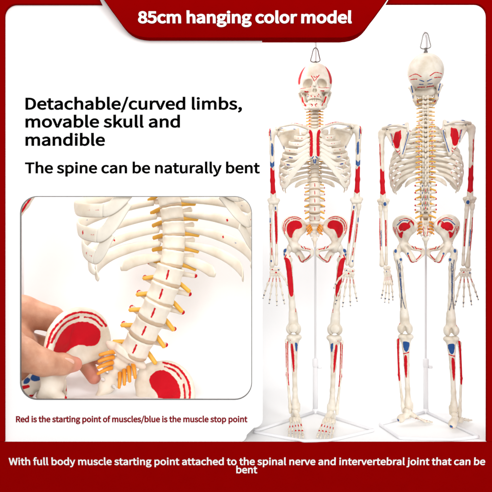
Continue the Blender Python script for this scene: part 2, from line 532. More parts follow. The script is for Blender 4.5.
def build_vertebrae():
    def arch(f, w, y, spz, tp, tpe, rt, h):
        for sx in (-1, 1):
            f.cone((sx * w * .55, y * .45, h * .2), (sx * w * .5, y * .9, h * .1), 1.0, 1.0)
            f.cone((sx * w * .5, y * .9, h * .1), (0, y * 1.25, -h * .2), 1.1, 1.0)
            f.cone((sx * tp[0], tp[1], tp[2]), (sx * tpe[0], tpe[1], tpe[2]), rt * 1.1, rt, 0.8)
            f.cone((sx * w * .52, y * 1.0, h * .8), (sx * w * .5, y * 1.1, -h * .9), 1.15, 1.15, 0.8)
        f.cone((0, y * 1.25, -h * .15), (0, spz[0], spz[1]), 1.0, 0.85)
        f.cone((0, y * 1.25, -h * .5), (0, spz[0], spz[1] - h * .45), 0.9, 0.8)
    # lumbar
    f = Field((-12.5, -6.5, -6), (12.5, 17, 6), 0.3)
    f.disc((0, 0, 0), 5.8, 4.3, 3.3, 0.08)
    arch(f, 5.7, 7.0, (13.6, -1.8), (3, 6.2, .8), (9.6, 7.6, 1.6), 1.0, 2.9)
    f.rough(0.06, 2.0)
    V, F = f.nets(); X, Y, Z = V.T
    red = mn(mxx(line2(X, Z, [(0.1, 1.7), (0.1, -1.8)], .36), Y), (np.linalg.norm((np.abs(np.c_[X, X, X]) * [1, 0, 0] + np.c_[X * 0, Y, Z]) - [9.9, 7.6, 1.6], axis=1) - 1.05))
    blue = mxx(line2(np.abs(X), Z, [(2.9, 2.2), (2.9, 0.4)], .35), 7.5 - Y)
    red = mn(red, mxx(line2(X, Z, [(0, -1), (0, -3)], .4), 12.5 - Y))
    put('vertebra/lumbar', V, F, dict(red=red, blue=blue))
    f = Field((-9.5, -5.5, -7.5), (9.5, 15, 5), 0.32)
    f.disc((0, 0, 0), 4.6, 3.7, 2.02, 0.06)
    arch(f, 4.2, 5.4, (10.6, -3.2), (2.5, 5.4, .4), (6.6, 8.0, 1.4), 0.95, 1.9)
    f.rough(0.05, 2.2, 1)
    V, F = f.nets(); X, Y, Z = V.T
    put('vertebra/thoracic', V, F, dict(red=mxx(line2(np.abs(X), Z, [(5.8, 1.2), (6.4, 1.5)], .45), 8.0 - Y),))
    f = Field((-8, -4.5, -4.5), (8, 12, 4), 0.32)
    f.disc((0, 0, 0), 3.7, 2.7, 1.2, 0.08)
    arch(f, 4.0, 4.0, (8.2, -1.0), (2.6, 1.0, 0), (5.6, 2.2, -.3), 0.95, 1.3)
    V, F = f.nets(); X, Y, Z = V.T
    put('vertebra/cervical', V, F, dict(red=mxx(line2(np.abs(X), Z, [(4.8, 0), (5.6, -.3)], .5), Y - 2.4)))
    for key, rx, ry, hh in (('lumbar', 5.6, 4.12, 0.95), ('thoracic', 4.42, 3.53, 0.55), ('cervical', 3.6, 2.6, 0.45)):
        f = Field((-7, -6, -2.2), (7, 6, 2.2), 0.28)
        f.disc((0, 0, 0), rx, ry, hh, 0.0)
        V, F = f.nets()
        put('intervertebral_disc/' + key, V, F, mat=M_DISC)
    for key, pts, r in (('lumbar', [(3.2, 4.0, -2.4), (6, 3.4, -3.3), (9.6, 2.6, -4.9)], 1.0), ('thoracic', [(2.6, 4.4, -1.6), (5.6, 5.6, -1.7), (9.2, 6.2, -2.3)], .78),
                        ('cervical', [(2.2, 1.2, -1.2), (5, .6, -1.3), (8.6, .4, -1.7)], .62)):
        P = curve(pts, 12)
        V, F = sweep(P, np.linspace(r, r * .85, 12), np.linspace(r, r * .85, 12), 10)
        put('spinal_nerve/' + key, V, F, mat=M_NERVE, mirror=True)

def build_sacrum():
    f = Field((-12, -2, 174), (12, 22, 209), 0.36)
    ys = [8, 10.2, 12, 13, 13]; zs = [202.6, 198.4, 194.4, 190.8, 187.4]
    for i in range(5):
        f.ell((0, ys[i], zs[i]), (9.6 - 1.55 * i, 3.2 - .25 * i, 2.7), 1.6)
    f.disc((0, 5.6, 203.6), 5.4, 3.6, 1.4, 0, 1.2)
    f.cone((0, 13, 186), (0, 9.5, 179), 2.2, 0.9, 1.2)
    for i in range(4):
        for sx in (-1, 1):
            f.ell((sx * (3.9 - .45 * i), ys[i] + .8, (zs[i] + zs[i + 1]) / 2), (.95, 5, .8), 0.5, True)
    for i in range(4):
        f.cone((0, ys[i] + 2.5, zs[i]), (0, ys[i] + 4.4, zs[i] - 1.2), 1.1, .8, 1)
    for sx in (-1, 1):
        f.cone((sx * 3, ys[0] + 2, 204), (sx * 3, ys[0] + 1.5, 207), 1.3, 1.0, .8)
    V, F = f.nets(); X, Y, Z = V.T
    red = mxx(line2(np.abs(X), Z, [(1.2, 203), (2.2, 196), (1.4, 190)], .3), 13 - Y)
    put('sacrum', V, F, dict(red=red), pivot=(0, 8, 204))
    P = curve([(4.4, 6.4, 200.8), (6, 4.2, 199.6), (8.4, 3.6, 197.0)], 12)
    V, F = sweep(P, np.linspace(.95, .6, 12), np.linspace(.95, .6, 12), 10)
    put('sacral_nerve', V, F, mat=M_ORANGE, pivot=(0, 8, 204), mirror=True)

def build_hip():
    f = Field((-1, -17, 157), (36, 22, 214), 0.4)
    A, B, C, Dd, E, G, H = (28.5, -9.5, 192), (30.8, -7, 198), (30, -2, 204.2), (26, 3, 208.2), (20, 8, 209.4), (14, 12, 206.5), (9.5, 15.5, 200.5)
    I, J, K, Lp, Mc = (11, 12, 195.5), (16.3, 6.5, 190), (19.5, 1, 184), (24.5, -6.5, 185.5), (20, 7.5, 197.5)
    M2 = (25, 2, 196)
    ring = closed([A, B, C, Dd, E, G, H, I, J, K, Lp], 4)
    for i in range(len(ring)):
        p, q = ring[i], ring[(i + 1) % len(ring)]
        c = Mc if 10 < i < 36 else M2
        f.tri(p, q, c, 0.85, 1.2)
    f.tri(Mc, M2, ring[11], .85, 1.2); f.tri(Mc, M2, ring[36], .85, 1.2)
    f.chain(ring[0:29], np.interp(np.arange(29), [0, 4, 12, 20, 24, 28], [1.6, 1.4, 1.3, 1.4, 1.9, 1.8]), 1.0)
    f.chain([I, J, K], [1.9, 1.8, 2.6], 1.5)
    f.cone(Lp, (22, -3, 180), 1.6, 3.4, 1.5)
    f.cone(A, Lp, 1.3, 1.4, 1.2)
    f.ell((20.6, -1, 179.5), (5.4, 5.8, 6.2), 2)
    f.cone((18, -5, 179), (4, -10.5, 176), 2.3, 2.1, 1.5)
    f.ell((2.7, -10.5, 173.4), (2.2, 2.0, 3.8), 1.2)
    f.cone((3.2, -10, 170.6), (9.5, 1, 165.4), 1.5, 1.7, 1.2)
    f.cone((18.5, 3.5, 176.5), (12.2, 5.5, 166.5), 3.4, 3.3, 1.5)
    f.cone((16, 8, 181), (12.5, 10, 177), 1.6, .7, 1.2)
    f.ell((24.6, -1.5, 178.2), (4.9, 4.7, 4.7), 0.8, True)
    f.rough(0.12, 0.7, 3)
    V, F = f.nets(); X, Y, Z = V.T
    # which face of the wing: interpolate the wing's mid surface in (x,z) by a plane-ish fit
    ymid = 7.5 - 0.95 * (X - 20) + 0.02 * (Z - 197)
    inner = Y - ymid
    wing = 184.5 - Z
    fossa = poly2(X, Z, [(12.6, 203), (16, 206.4), (22, 206.4), (26.7, 203.4), (28.6, 198.5), (27.8, 193), (25.2, 188), (22.0, 187.6), (21.2, 191.5), (19.0, 195.8), (15.2, 196.8), (12.2, 199)])
    red = mxx(fossa + .75, inner + .2)
    for ln, w in (([(14, 207.8), (19.5, 209.6), (25.5, 208.3), (29.6, 204.3), (31, 198), (29.2, 192)], .42),
                  ([(15.5, 206.9), (20, 207.9), (23.5, 207)], .38), ([(25.5, 206), (28.4, 202.6), (29.4, 198.5), (29.0, 195)], .4)):
        if w: red = mn(red, mxx(line2(X, Z, ln, w), inner + .5))
    back = -inner
    red = mn(red, mxx(mn(blob2(X, Z, (14.5, 200.5), (3.4, 4.6), 0.5), blob2(X, Z, (21, 199), (5.2, 4.2), -0.5)), back + .3),
             mxx(line2(X, Z, [(13, 205), (19, 207.4), (25, 205.6)], .4), back),
             mxx(line2(X, Z, [(22, 190), (26, 194), (28.6, 199)], .35), back))
    blue = mn(mxx(line2(X, Z, [(16.5, 205), (22, 205.3), (27.5, 201)], .45), back), np.linalg.norm(V - [25, -7.6, 186], axis=1) - 1.0)
    # pubis and ischium: red rims and lines
    low = Z - 181
    red = mn(red, mxx(line2(X, Z, [(4.5, 171.2), (7.5, 167.4), (11.5, 165)], .5), Y - 3),
             mxx(line2(X, Z, [(4, 176.6), (9, 177.6)], .4), Y + 6),
             mxx(line2(X, Z, [(14.4, 182.5), (12.6, 178.5)], .4), Y - 9), mxx(line2(X, Z, [(10.5, 180), (9, 177)], .45), Y - 9),
             mxx(line2(X, Z, [(16.5, 171), (13.5, 164.5), (9, 164.2), (5, 168.5)], .5), 1.5 - Y))
    blue = mn(blue, mxx(blob2(X, Z, (16.8, 172.5), (.9, 1.2)), 3 - Y))
    dark = mxx(line2(X, Z, [(12.5, 179), (11.2, 177.6)], .45), Y - 4)
    put('hip_bone', V, F, dict(red=red, blue=blue, dark=dark), pivot=(23, -1, 178.5), mirror=True)

def build_leg():
    # femur
    f = Field((12, -10, 85), (36, 10, 190), 0.46)
    f.ell((23.6, -1.2, 178.4), (4.1, 4.1, 4.1), 1)
    f.cone((24, -1, 178), (28, 1, 173.5), 2.7, 2.8, 1.5)
    f.cone((28.8, 1.6, 174.5), (27.6, 1.6, 167.5), 3.1, 3.0, 1.5)
    f.ell((23.8, 3, 166), (1.8, 1.8, 2.2), 1.2)
    f.chain([(27, 1, 168), (25.4, -.2, 158), (23.4, -1.2, 130), (21.8, 0, 108)], [3.4, 3.1, 2.9, 3.9], 2)
    f.cone((21.8, 0, 112), (21.6, .3, 100), 3.4, 5.4, 3)
    for sx in (-1, 1):
        f.ell((21.5 + sx * 3.9, 1.2, 96.6), (3.7, 5.6, 5.2), 1.3)
    f.ell((21.5, 6.8, 95.5), (1.5, 4.5, 4.5), 1.2, True)
    f.rough(0.1, .6, 5)
    V, F = f.nets(); X, Y, Z = V.T
    cx = np.interp(Z, [108, 130, 158, 168], [21.8, 23.4, 25.4, 27])
    fr = poly2(X - cx, Z, [(-1.6, 166), (2.6, 168), (3.2, 160), (2.6, 140), (1.6, 131), (-.8, 129.5), (-2.4, 134), (-2.5, 152)])
    red = mn(mxx(fr, Y - .3), mxx(line2(X, Z, [(21.5, 172.3), (25, 169.5)], .5), Y), mxx(line2(X, Z, [(28.5, 171), (30.3, 167)], .6), Y - 1))
    blue = mn(mxx(blob2(X, Z, (29.6, 175.5), (1.5, 2.3), .3), Y - 1.5), mxx(blob2(X, Z, (30.4, 171.5), (.9, 1.4)), Y - 3), mxx(blob2(X, Z, (28.9, 175), (1.3, 1.9)), 1 - Y), mxx(blob2(X, Z, (24, 166.5), (1.2, 1.5)), 2 - Y))
    bk = .6 - Y
    dark = mn(mxx(line2(X - cx, Z, [(-1.0, 163), (-.2, 148), (.2, 128), (-1.6, 117)], .42), bk), mxx(line2(X - cx, Z, [(1.0, 166), (.9, 148), (.9, 130), (2.4, 118)], .42), bk))
    blue = mn(blue, mxx(line2(X - cx, Z, [(-.1, 162), (.3, 148), (.5, 133)], .3), bk))
    red = mn(red, mxx(line2(X, Z, [(26.6, 102.5), (26.8, 101.5)], .5), 2 - Y), mxx(line2(X, Z, [(19, 118), (19.2, 114)], .3), Y))
    put('femur', V, F, dict(red=red, blue=blue, dark=dark), pivot=(23, -1, 178.5), mirror=True)
    f = Field((16, -10, 88), (28, -2, 103), 0.36)
    f.ell((21.5, -5.0, 98.2), (4.6, 1.5, 4.6), .5)
    V, F = f.nets()
    put('patella', V, F, pivot=(21.5, 0, 95), mirror=True)
    # tibia
    f = Field((11, -9, 8), (32, 10, 92), 0.46)
    for sx in (-1, 1):
        f.ell((21 + sx * 3.5, .4, 88.4), (4.2, 5.3, 3.0), 1.2)
    f.chain([(21, .2, 85), (21, -.4, 77), (20.8, -.6, 60), (20.4, 0, 36), (20.2, 0, 24), (20, .2, 18.5)], [5.2, 3.6, 2.7, 2.3, 3.0, 4.0], 2)
    f.ell((21, -4.0, 79), (1.7, 1.4, 3), 1.6)
    f.cone((17.2, -.3, 21), (16.8, -.2, 14.6), 2.0, 1.5, 1.2)
    f.ell((20.8, .5, 14.2), (3.4, 4.4, 2.4), 1, True)
    V, F = f.nets(); X, Y, Z = V.T
    red = mn(mxx(poly2(X, Z, [(22.2, 82), (24.2, 81), (23.6, 70), (22.2, 57), (21.2, 54), (20.6, 60), (21, 72)]), Y + .2),
             mxx(poly2(X, Z, [(20.2, 69), (23.0, 68), (22.8, 54), (21.4, 47), (20.4, 52)]), .3 - Y), mxx(line2(X, Z, [(16.5, 73.5), (23.5, 71.5)], .5), .8 - Y))
    blue = mn(mxx(poly2(X, Z, [(17.5, 82), (20, 83.5), (19.4, 76), (18.2, 75)]) , Y - 0), mxx(poly2(X, Z, [(17.6, 83), (23.4, 84), (23.2, 77), (21, 73.5), (18.6, 76)]), .8 - Y))
    red = mn(red, mxx(blob2(X, Z, (24.6, 86), (.5, .5)), Y))
    put('tibia', V, F, dict(red=red, blue=blue), pivot=(21.2, 0, 90), mirror=True)
    f = Field((22, -5, 8), (34, 8, 92), 0.46)
    f.chain([(28.2, 2, 84.5), (28.4, 2, 78), (28.2, 2, 50), (26.2, 1.5, 28), (25.2, .8, 18), (25.2, .6, 12.8)], [2.3, 1.4, 1.2, 1.2, 1.9, 1.5], 1.4)
    V, F = f.nets(); X, Y, Z = V.T
    red = mn(mxx(line2(X, Z, [(27.6, 84), (27.4, 66), (27.2, 48), (26.6, 40)], .46), Y - 2), mxx(line2(X, Z, [(29.2, 82), (29.2, 58)], .42), Y - 2),
             mxx(line2(X, Z, [(28.2, 86), (28.8, 70), (28.2, 45)], 1.0), 2.2 - Y))
    red = mn(red, mxx(np.abs(Z - 47) - 6, 0.9 - Y * 0 + (27.9 - X) * .9))
    put('fibula', V, F, dict(red=red), pivot=(28.2, 2, 86), mirror=True)
    # foot, origin at the ankle (z = 14 above the toes)
    f = Field((-10, -48, -16), (10, 17, 5), 0.42)
    f.ell((.2, 9.5, -9.4), (3.5, 5.2, 4.0), 1.5); f.cone((0, 7, -8), (0, -2, -6), 3.2, 3.0, 2)
    f.ell((-.2, -.5, -1.8), (3.3, 4.4, 2.9), 1.2); f.cone((-1, -4, -3), (-2.2, -8, -5), 2.6, 2.6, 1.5)
    f.ell((3.2, -7.5, -8.4), (2.7, 4.2, 2.7), 1.0)
    for x, y, z in ((-3.6, -11, -6.4), (-1.2, -11.6, -5.8), (1.2, -11.8, -6.4)):
        f.ell((x, y, z), (1.7, 2.8, 2.3), .7)
    for i in range(5):
        x0 = -4.4 + 2.1 * i; x1 = -6.2 + 3.05 * i; L1 = (-27, -28, -27.5, -26.2, -24.5)[i]; r = 1.25 if i == 0 else .85
        f.shaft((x0, -13 + .5 * i, -6.6 - .6 * i), (x1, L1, -11.8), r * 1.25, r * .85, r * 1.35, .5)
        y = L1 - 1.6; z = -12.2; x = x1
        for j, l in enumerate(((5.6, 4.8) if i == 0 else (5.0 - .4 * i, 2.6, 2.0))):
            f.shaft((x, y, z), (x + (x1 - x0) * .05, y - l, z - .5), r * 1.05, r * .75, r * .9, .25)
            y -= l + 1.3; z -= .55
    f.rough(0.1, .9, 6)
    V, F = f.nets(); X, Y, Z = V.T
    red = np.full(len(V), 9.); dark = red.copy()
    for i in range(5):
        x0 = -4.4 + 2.1 * i; x1 = -6.2 + 3.05 * i
        red = mn(red, mxx(line2(X, Y, [(x0 + .45 * (x1 - x0), -20), (x0 + .62 * (x1 - x0), -22.5)], .5), -11.4 - Z))
        red = mn(red, np.linalg.norm(V - [x1, -29.2, -11.2], axis=1) - 1.0)
        dark = mn(dark, mxx(np.abs(Y + 35.4 - .6 * i) - .3, np.abs(X - x1 - .2) - 1.4))
    blue = mn(np.linalg.norm(V - [0, 14.4, -10.5], axis=1) - 1.4, np.linalg.norm(V - [-5, -13, -7.5], axis=1) - .8)
    red = mn(red, np.linalg.norm(V - [1.4, 13.8, -12.5], axis=1) - 1.1)
    put('foot', V, F, dict(red=red, blue=blue, dark=dark), mirror=True)

def build_arm():
    f = Field((33, -8, 217), (52, 9, 303), 0.42)
    f.ell((40.6, 0, 295.8), (4.1, 4.1, 4.1), 1); f.cone((42.6, 0, 296), (43, 0, 292), 3.4, 3.0, 1.5)
    f.ell((44.6, -1.6, 295.2), (2.3, 2.3, 2.6), 1.2)
    f.chain([(43, 0, 292), (42.8, 0, 275), (42.2, 0, 246), (41.6, .4, 232)], [3.1, 2.3, 2.2, 2.5], 2)
    f.cone((41.6, .4, 234), (41.4, .3, 227), 2.2, 3.2, 2)
    f.cone((36.8, .8, 226.2), (45.6, .2, 226.4), 2.1, 2.0, 1.6)
    f.cone((38, -.6, 223.8), (44.4, -.8, 223.8), 2.2, 2.1, 1.0)
    f.ell((40.9, 4.4, 227.2), (2.2, 1.9, 2.0), 1, True)
    V, F = f.nets(); X, Y, Z = V.T
    cx = np.interp(Z, [232, 246, 275, 292], [41.6, 42.2, 42.8, 43])
    red = mn(mxx(Z - (257.5 + 1.6 * np.sin((X - cx) * 1.4)), 231.5 + np.abs(X - cx) * .8 - Z), mxx(line2(X - cx, Z, [(1.4, 300), (2.2, 291)], .5), Y + 1))
    blue = mn(mxx(np.abs(Z - 260.5 - np.abs(X - cx) * 1.2) - 2.4, Y + .4), mxx(poly2(X - cx, Z, [(-1.5, 281), (.4, 283), (.6, 272), (-1.2, 271)]), Y),
              mxx(line2(X - cx, Z, [(1, 296), (.7, 286)], .4), Y))
    red = mn(red, mxx(line2(X - cx, Z, [(1.6, 284), (1.4, 262)], .45), .6 - Y))
    put('humerus', V, F, dict(red=red, blue=blue), pivot=(41, 0, 295.8), mirror=True)
    for nm, pts, rs in (('ulna', [(39.4, 1.2, 223.5), (39, .8, 216), (38.4, .5, 195), (38.2, .4, 172), (38.4, .2, 161.5)], [2.6, 2.1, 1.5, 1.3, 1.7]),
                        ('radius', [(44, -.6, 218.5), (43.8, -.8, 213), (43.8, -.8, 195), (43, -.6, 172), (42.6, -.4, 161)], [2.0, 1.35, 1.6, 1.6, 2.7])):
        f = Field((33, -6, 155), (49, 9, 231), 0.42)
        f.chain(pts, rs, 1.2)
        if nm == 'ulna':
            f.cone((39.6, 2.8, 226.5), (39.4, 2.2, 221), 1.8, 1.8, 1); f.ell((39.8, -1.6, 223.8), (2.6, 1.9, 1.6), .8, True)
        else:
            f.cone((44, -.6, 220.2), (44, -.6, 217.2), 2.4, 2.1, .5)
        V, F = f.nets(); X, Y, Z = V.T
        cx = np.interp(Z, [p[2] for p in pts][::-1], [p[0] for p in pts][::-1])
        if nm == 'ulna':
            red = mn(mxx(poly2(X - cx, Z, [(-.9, 214), (1.0, 213), (1.2, 195), (.6, 183), (-.9, 184), (-1.2, 200)]), Y - .6), mxx(line2(X - cx, Z, [(0, 206), (.2, 180)], .6), .7 - Y))
            blue = mn(mxx(line2(X - cx, Z, [(0, 219), (0, 217)], .7), Y), mxx(blob2(X - cx, Z, (0, 222.5), (1.5, 2.0)), 1.8 - Y))
        else:
            red = mn(mxx(line2(X - cx, Z, [(.2, 202), (.4, 184)], .5), Y + .4), mxx(line2(X - cx, Z, [(-.2, 178), (-.3, 171)], .45), Y),
                     mxx(line2(X - cx, Z, [(.9, 208), (1.0, 176)], .42), -.2 - Y))
            blue = mn(mxx(line2(X - cx, Z, [(.6, 208), (.7, 204)], .5), Y), mxx(blob2(X - cx, Z, (0.6, 165), (.8, 1.1)), Y), mxx(line2(X - cx, Z, [(-.4, 196), (-.2, 180)], .4), -.2 - Y))
        put(nm, V, F, dict(red=red, blue=blue), pivot=(41, 0, 222), mirror=True)
    # hand, origin at the wrist, fingers down; thumb towards -x
    f = Field((-15, -7, -45), (13, 7, 4), 0.33)
    rs = np.random.RandomState(2)
    for i in range(4):
        f.ell((-3.6 + 2.5 * i, .2, -1.7 - .2 * (i in (1, 2))), (1.75, 1.8, 1.9), .2)
        f.ell((-4.0 + 2.6 * i, 0, -5.4), (1.8, 1.8, 1.8), .2)
    joints = []
    for i in range(4):
        a = math.radians(-13 + 10 * i)
        dx, dz = math.sin(a), -math.cos(a)
        x, z, y = -3.9 + 2.6 * i, -7.4, 0.0
        for l, r, dy in ((11.4 - .6 * i, 1.05, .03), ((7.4, 8.2, 7.7, 6.0)[i], .9, -.05), ((4.6, 5.3, 4.9, 3.6)[i], .78, -.12), ((3.2, 3.5, 3.4, 2.9)[i], .64, -.16)):
            q = (x + dx * l, y + dy * l, z + dz * l)
            f.shaft((x, y, z), q, r * 1.38, r * .8, r * 1.25, .15, .32)
            x, y, z = q[0] + dx * .95, q[1], q[2] + dz * .95
            joints.append((x - dx * .3, y, z - dz * .3))
    x, y, z = -4.8, -1.0, -5.4
    for l, r, a in ((7.4, 1.15, -40), (5.0, .98, -28), (3.8, .8, -20)):
        dx, dz = math.sin(math.radians(a)), -math.cos(math.radians(a))
        q = (x + dx * l, y - .12 * l, z + dz * l)
        f.shaft((x, y, z), q, r * 1.3, r * .82, r * 1.25, .15, .32)
        x, y, z = q[0] + dx * .95, q[1], q[2] + dz * .95
        joints.append((x, y, z))
    V, F = f.nets()
    dark = np.full(len(V), 9.); red = dark.copy(); blue = dark.copy()
    for n, j in enumerate(joints):
        dd = np.linalg.norm(V - np.array(j), axis=1)
        dark = mn(dark, dd - 1.02)
    for i in range(4):
        a = math.radians(-13 + 10 * i); x0 = -3.9 + 2.6 * i
        X, Y, Z = V.T
        red = mn(red, line2(X, Z, [(x0 + math.sin(a) * 3.5, -7.4 - 3.5), (x0 + math.sin(a) * 7, -7.4 - 7)], .3))
    red = mn(red, np.linalg.norm(V - [-1, -1.5, -5.2], axis=1) - .9, np.linalg.norm(V - [3, -1.5, -2.4], axis=1) - .8, np.linalg.norm(V - [-2, 1.5, -4], axis=1) - .9)
    blue = mn(np.linalg.norm(V - [-3.4, -1.6, -2.4], axis=1) - .8, np.linalg.norm(V - [3.8, 1.6, -5], axis=1) - .8)
    put('hand', V, F, dict(dark=dark, red=red, blue=blue), mirror=True)

def build_girdle():
    f = Field((10, -12, 262), (46, 26, 312), 0.42)
    SA, IA, GL, AC = (17.5, 14.2, 300.5), (22, 18.2, 267.5), (37, 4.5, 294), (41, 1.5, 300.5)
    Mi = (25, 16.2, 291)
    for a, b in ((SA, GL), (GL, IA), (IA, SA)):
        f.tri(a, b, Mi, 0.75, 1.2)
    f.chain([SA, (15.8, 16.6, 290), IA], [1.5, 1.0, 1.6], 1); f.chain([IA, (31, 13, 281), GL], [1.2, 1.3, 1.8], 1)
    f.cone(SA, GL, .8, 1.2, 1)
    f.ell((36.6, 3.6, 294.2), (1.9, 2.6, 3.4), 1.2)
    f.chain([(18, 18.2, 296.5), (26, 17.5, 298.6), (34, 12, 300), (41, 3.5, 299.4), (42, -1, 298.4)], [.9, 1.2, 1.4, 1.6, 1.2], .8)
    f.chain([(35, 2, 298), (35.4, -3, 299.4), (37.2, -5.5, 297)], [1.6, 1.3, 1.2], 1)
    V, F = f.nets(); X, Y, Z = V.T
    ym = np.interp(X, [15, 22, 30, 38], [17.5, 18, 12, 4])
    bk = (ym - .4) - Y
    red = mxx(-.5 + poly2(X, Z, [(21.5, 294), (25, 295), (28.5, 292), (30, 285), (28.5, 277.5), (25.5, 277.5), (24, 284), (22, 289)]), bk)
    red = mn(red, mxx(line2(X, Z, [(32.5, 292), (30.5, 283)], .4), bk), mxx(line2(X, Z, [(24.5, 274), (26, 272.5), (27.5, 274)], .4), bk), mxx(line2(X, Z, [(24, 271.5), (25.3, 270), (26.8, 271.5)], .4), bk))
    blue = mn(mxx(line2(X, Z, [(17.2, 299), (16.3, 290), (19.0, 279), (21.5, 270)], .45), bk), mxx(line2(X, Z, [(27, 303), (35, 304)], .5), bk - 2), mxx(line2(X, Z, [(20, 299.6), (28, 301.4), (36, 300.4)], .4), 8 - Y),
              mxx(line2(X, Z, [(33.6, 293), (31, 280)], .3), bk))
    put('scapula', V, F, dict(red=red, blue=blue), pivot=(37, 4, 296), mirror=True)
    P = curve([(3.8, -16.5, 293.2), (11, -18, 296), (20, -13.5, 299.5), (29, -6, 300), (37, -2, 299.6), (41.5, -1, 298.8)], 26)
    t = np.linspace(0, 1, 26)
    hw = 1.25 + .7 * (1 - t) ** 3 + .2 * t ** 3
    V, F = sweep(P, hw, hw * .95 + .25 * t, 12)
    tv = np.r_[np.repeat(t, 12), 0, 1]
    red = mxx(np.abs(tv - .32) - .1, np.interp(tv, t, P[:, 2]) - .1 - V[:, 2] + .4)
    put('clavicle', V, F, dict(red=red), pivot=(3.8, -16.5, 293.2), mirror=True)
    # sternum
    f = Field((-9, -26, 256), (9, -14, 298), 0.36)
    f.ell((0, -17.6, 291), (7.0, 1.5, 3.6), 1.5); f.ell((0, -18.8, 287), (4.9, 1.4, 3.4), 1.5)
    for i in range(5):
        f.ell((0, -19.4 - .45 * i, 283 - 4.0 * i), (4.7 + .22 * i, 1.25, 3.0), 1.2)
    f.cone((0, -21.2, 264), (0, -20.6, 259), 2.0, .8, 1)
    f.ell((0, -17.6, 295.4), (2.6, 2.5, 1.5), 1, True)
    V, F = f.nets(); X, Y, Z = V.T
    aX = np.abs(X)
    red = mxx(poly2(aX, Z, [(6.4, 293), (3.4, 292), (2.0, 288), (1.7, 279), (1.9, 268), (3.4, 266), (4.8, 268), (4.6, 284), (5.4, 289)]), Y + 17.8)
    blue = mn(mxx(line2(aX, Z, [(.9, 263), (.7, 260)], .6), Y + 18), mxx(line2(aX, Z, [(1.2, 265.8), (3.6, 263.4)], .55), Y + 18))
    put('sternum', V, F, dict(red=red, blue=blue), pivot=(0, -18, 292))

TH_Y = lambda i: float(np.interp(i, [1, 4, 7, 10, 12], [7, 10.8, 12.6, 10.5, 7.6]))
TH_Z = lambda i: 246.2 + (12 - i) * 4.55
RA = [13, 20, 25.5, 29.5, 32, 34, 35.2, 35.4, 34.4, 32.4, 29.5, 20]
RB = [10.5, 13.4, 15.6, 17.2, 18, 18.6, 18.8, 18.6, 18, 17, 15, 11]
RD = [6, 7.5, 9.5, 12, 14.5, 17.5, 21, 25, 28.5, 30.5, 28, 18]
RT = [150, 150, 149, 147, 144, 141, 136, 128, 120, 112, 106, 78]
ATT = [291.5, 287.5, 282.5, 277.6, 273, 269, 265.4]

def rib_path(i):
    a, b, dr, te = RA[i], RB[i], RD[i], math.radians(RT[i])
    ys, z0 = TH_Y(i + 1), TH_Z(i + 1)
    th = np.linspace(math.radians(8), te, 44)
    yc = ys + 4.4 - b
    x = a * np.sin(th) ** .88
    y = yc + b * np.cos(th)
    z = z0 + 1.0 - dr * ((1 - np.cos(th)) / 2) ** .9
    P = np.c_[x, y, z]
    return P

def build_ribs():
    ends = []
    for i in range(12):
        P = rib_path(i)
        n = len(P); t = np.linspace(0, 1, n)
        hw = np.interp(t, [0, .1, .3, .8, 1], [1.1, 1.4, 1.95, 2.2, 2.3 if i < 9 else .9])
        th = np.interp(t, [0, .15, 1], [1.0, .7, .55 if i < 9 else .4])
        if i == 0: hw = hw * 1.0
        V, F = sweep(P, hw, th, 12)
        tv = np.r_[np.repeat(t, 12), 0, 1]; ang = np.r_[np.tile(np.linspace(0, 360, 12, endpoint=False), n), 0, 0]
        outer = np.minimum(np.abs(ang - 90), 360 - np.abs(ang - 90)) if True else 0
        z_on = np.r_[(V[:n * 12, 2] - np.repeat(P[:, 2], 12)), 9, 9]
        L = np.sum(np.linalg.norm(np.diff(P, axis=0), axis=1))
        red = np.full(len(V), 9.); blue = red.copy()
        if 1 <= i <= 8:
            red = np.hypot((tv - (.86 if i % 2 else .9)) * L, z_on) - .62
            red = mn(red, np.hypot((tv - .965) * L, z_on * 1.2) - .7)
        if i in (4, 5):
            blue = mxx(np.abs(tv - .945) * L - 2.2, np.abs(z_on) - .55)
        if i in (7, 8, 9):
            red = mn(red, np.hypot((tv - .35) * L, z_on) - .5); blue = mn(blue, np.hypot((tv - .5) * L, z_on) - .6)
        put('rib/%d' % i, V, F, dict(red=red, blue=blue), pivot=tuple(P[0]), mirror=True)
        e = P[-1]; ends.append(e)
        Tn = (P[-1] - P[-4]); Tn = Tn / np.linalg.norm(Tn)
        if i < 7:
            zt = ATT[i]; ys = float(np.interp(zt, [259, 283, 292], [-20.8, -19.4, -18]))
            tgt = np.array([5.2, ys, zt]); m1 = np.array([-1, -.12, .35 if i > 2 else .05])
        elif i < 9:
            q = [.42, .40, .40][i - 7]
            k = int(q * (len(prevQ) - 1))
            tgt = prevQ[k] - np.array([0, .25, 1.6]); m1 = prevQ[k + 2] - prevQ[k - 2]
        else:
            continue
        m1 = m1 / np.linalg.norm(m1); dl = np.linalg.norm(tgt - e)
        u = np.linspace(0, 1, 26)[:, None]
        Q = (2 * u ** 3 - 3 * u ** 2 + 1) * e + (u ** 3 - 2 * u ** 2 + u) * Tn * dl * .9 + (3 * u ** 2 - 2 * u ** 3) * tgt + (u ** 3 - u ** 2) * m1 * dl * .9
        prevQ = Q
        m = len(Q); tq = np.linspace(0, 1, m)
        V, F = sweep(Q, np.interp(tq, [0, .5, 1], [2.25, 2.2 if i < 6 else 2.6, 1.75 if i < 7 else 2.2]), .55, 12)
        put('costal_cartilage/%d' % i, V, F, mat=M_CART, pivot=tuple(P[0]), mirror=True)

build_skull(); build_vertebrae(); build_sacrum(); build_hip(); build_leg(); build_arm(); build_girdle(); build_ribs()

def join(*vf):
    VV, FF, o = [], [], 0
    for V, F in vf:
        VV.append(np.asarray(V)); FF += [tuple(int(q) + o for q in f) for f in F]; o += len(V)
    return np.vstack(VV), FF

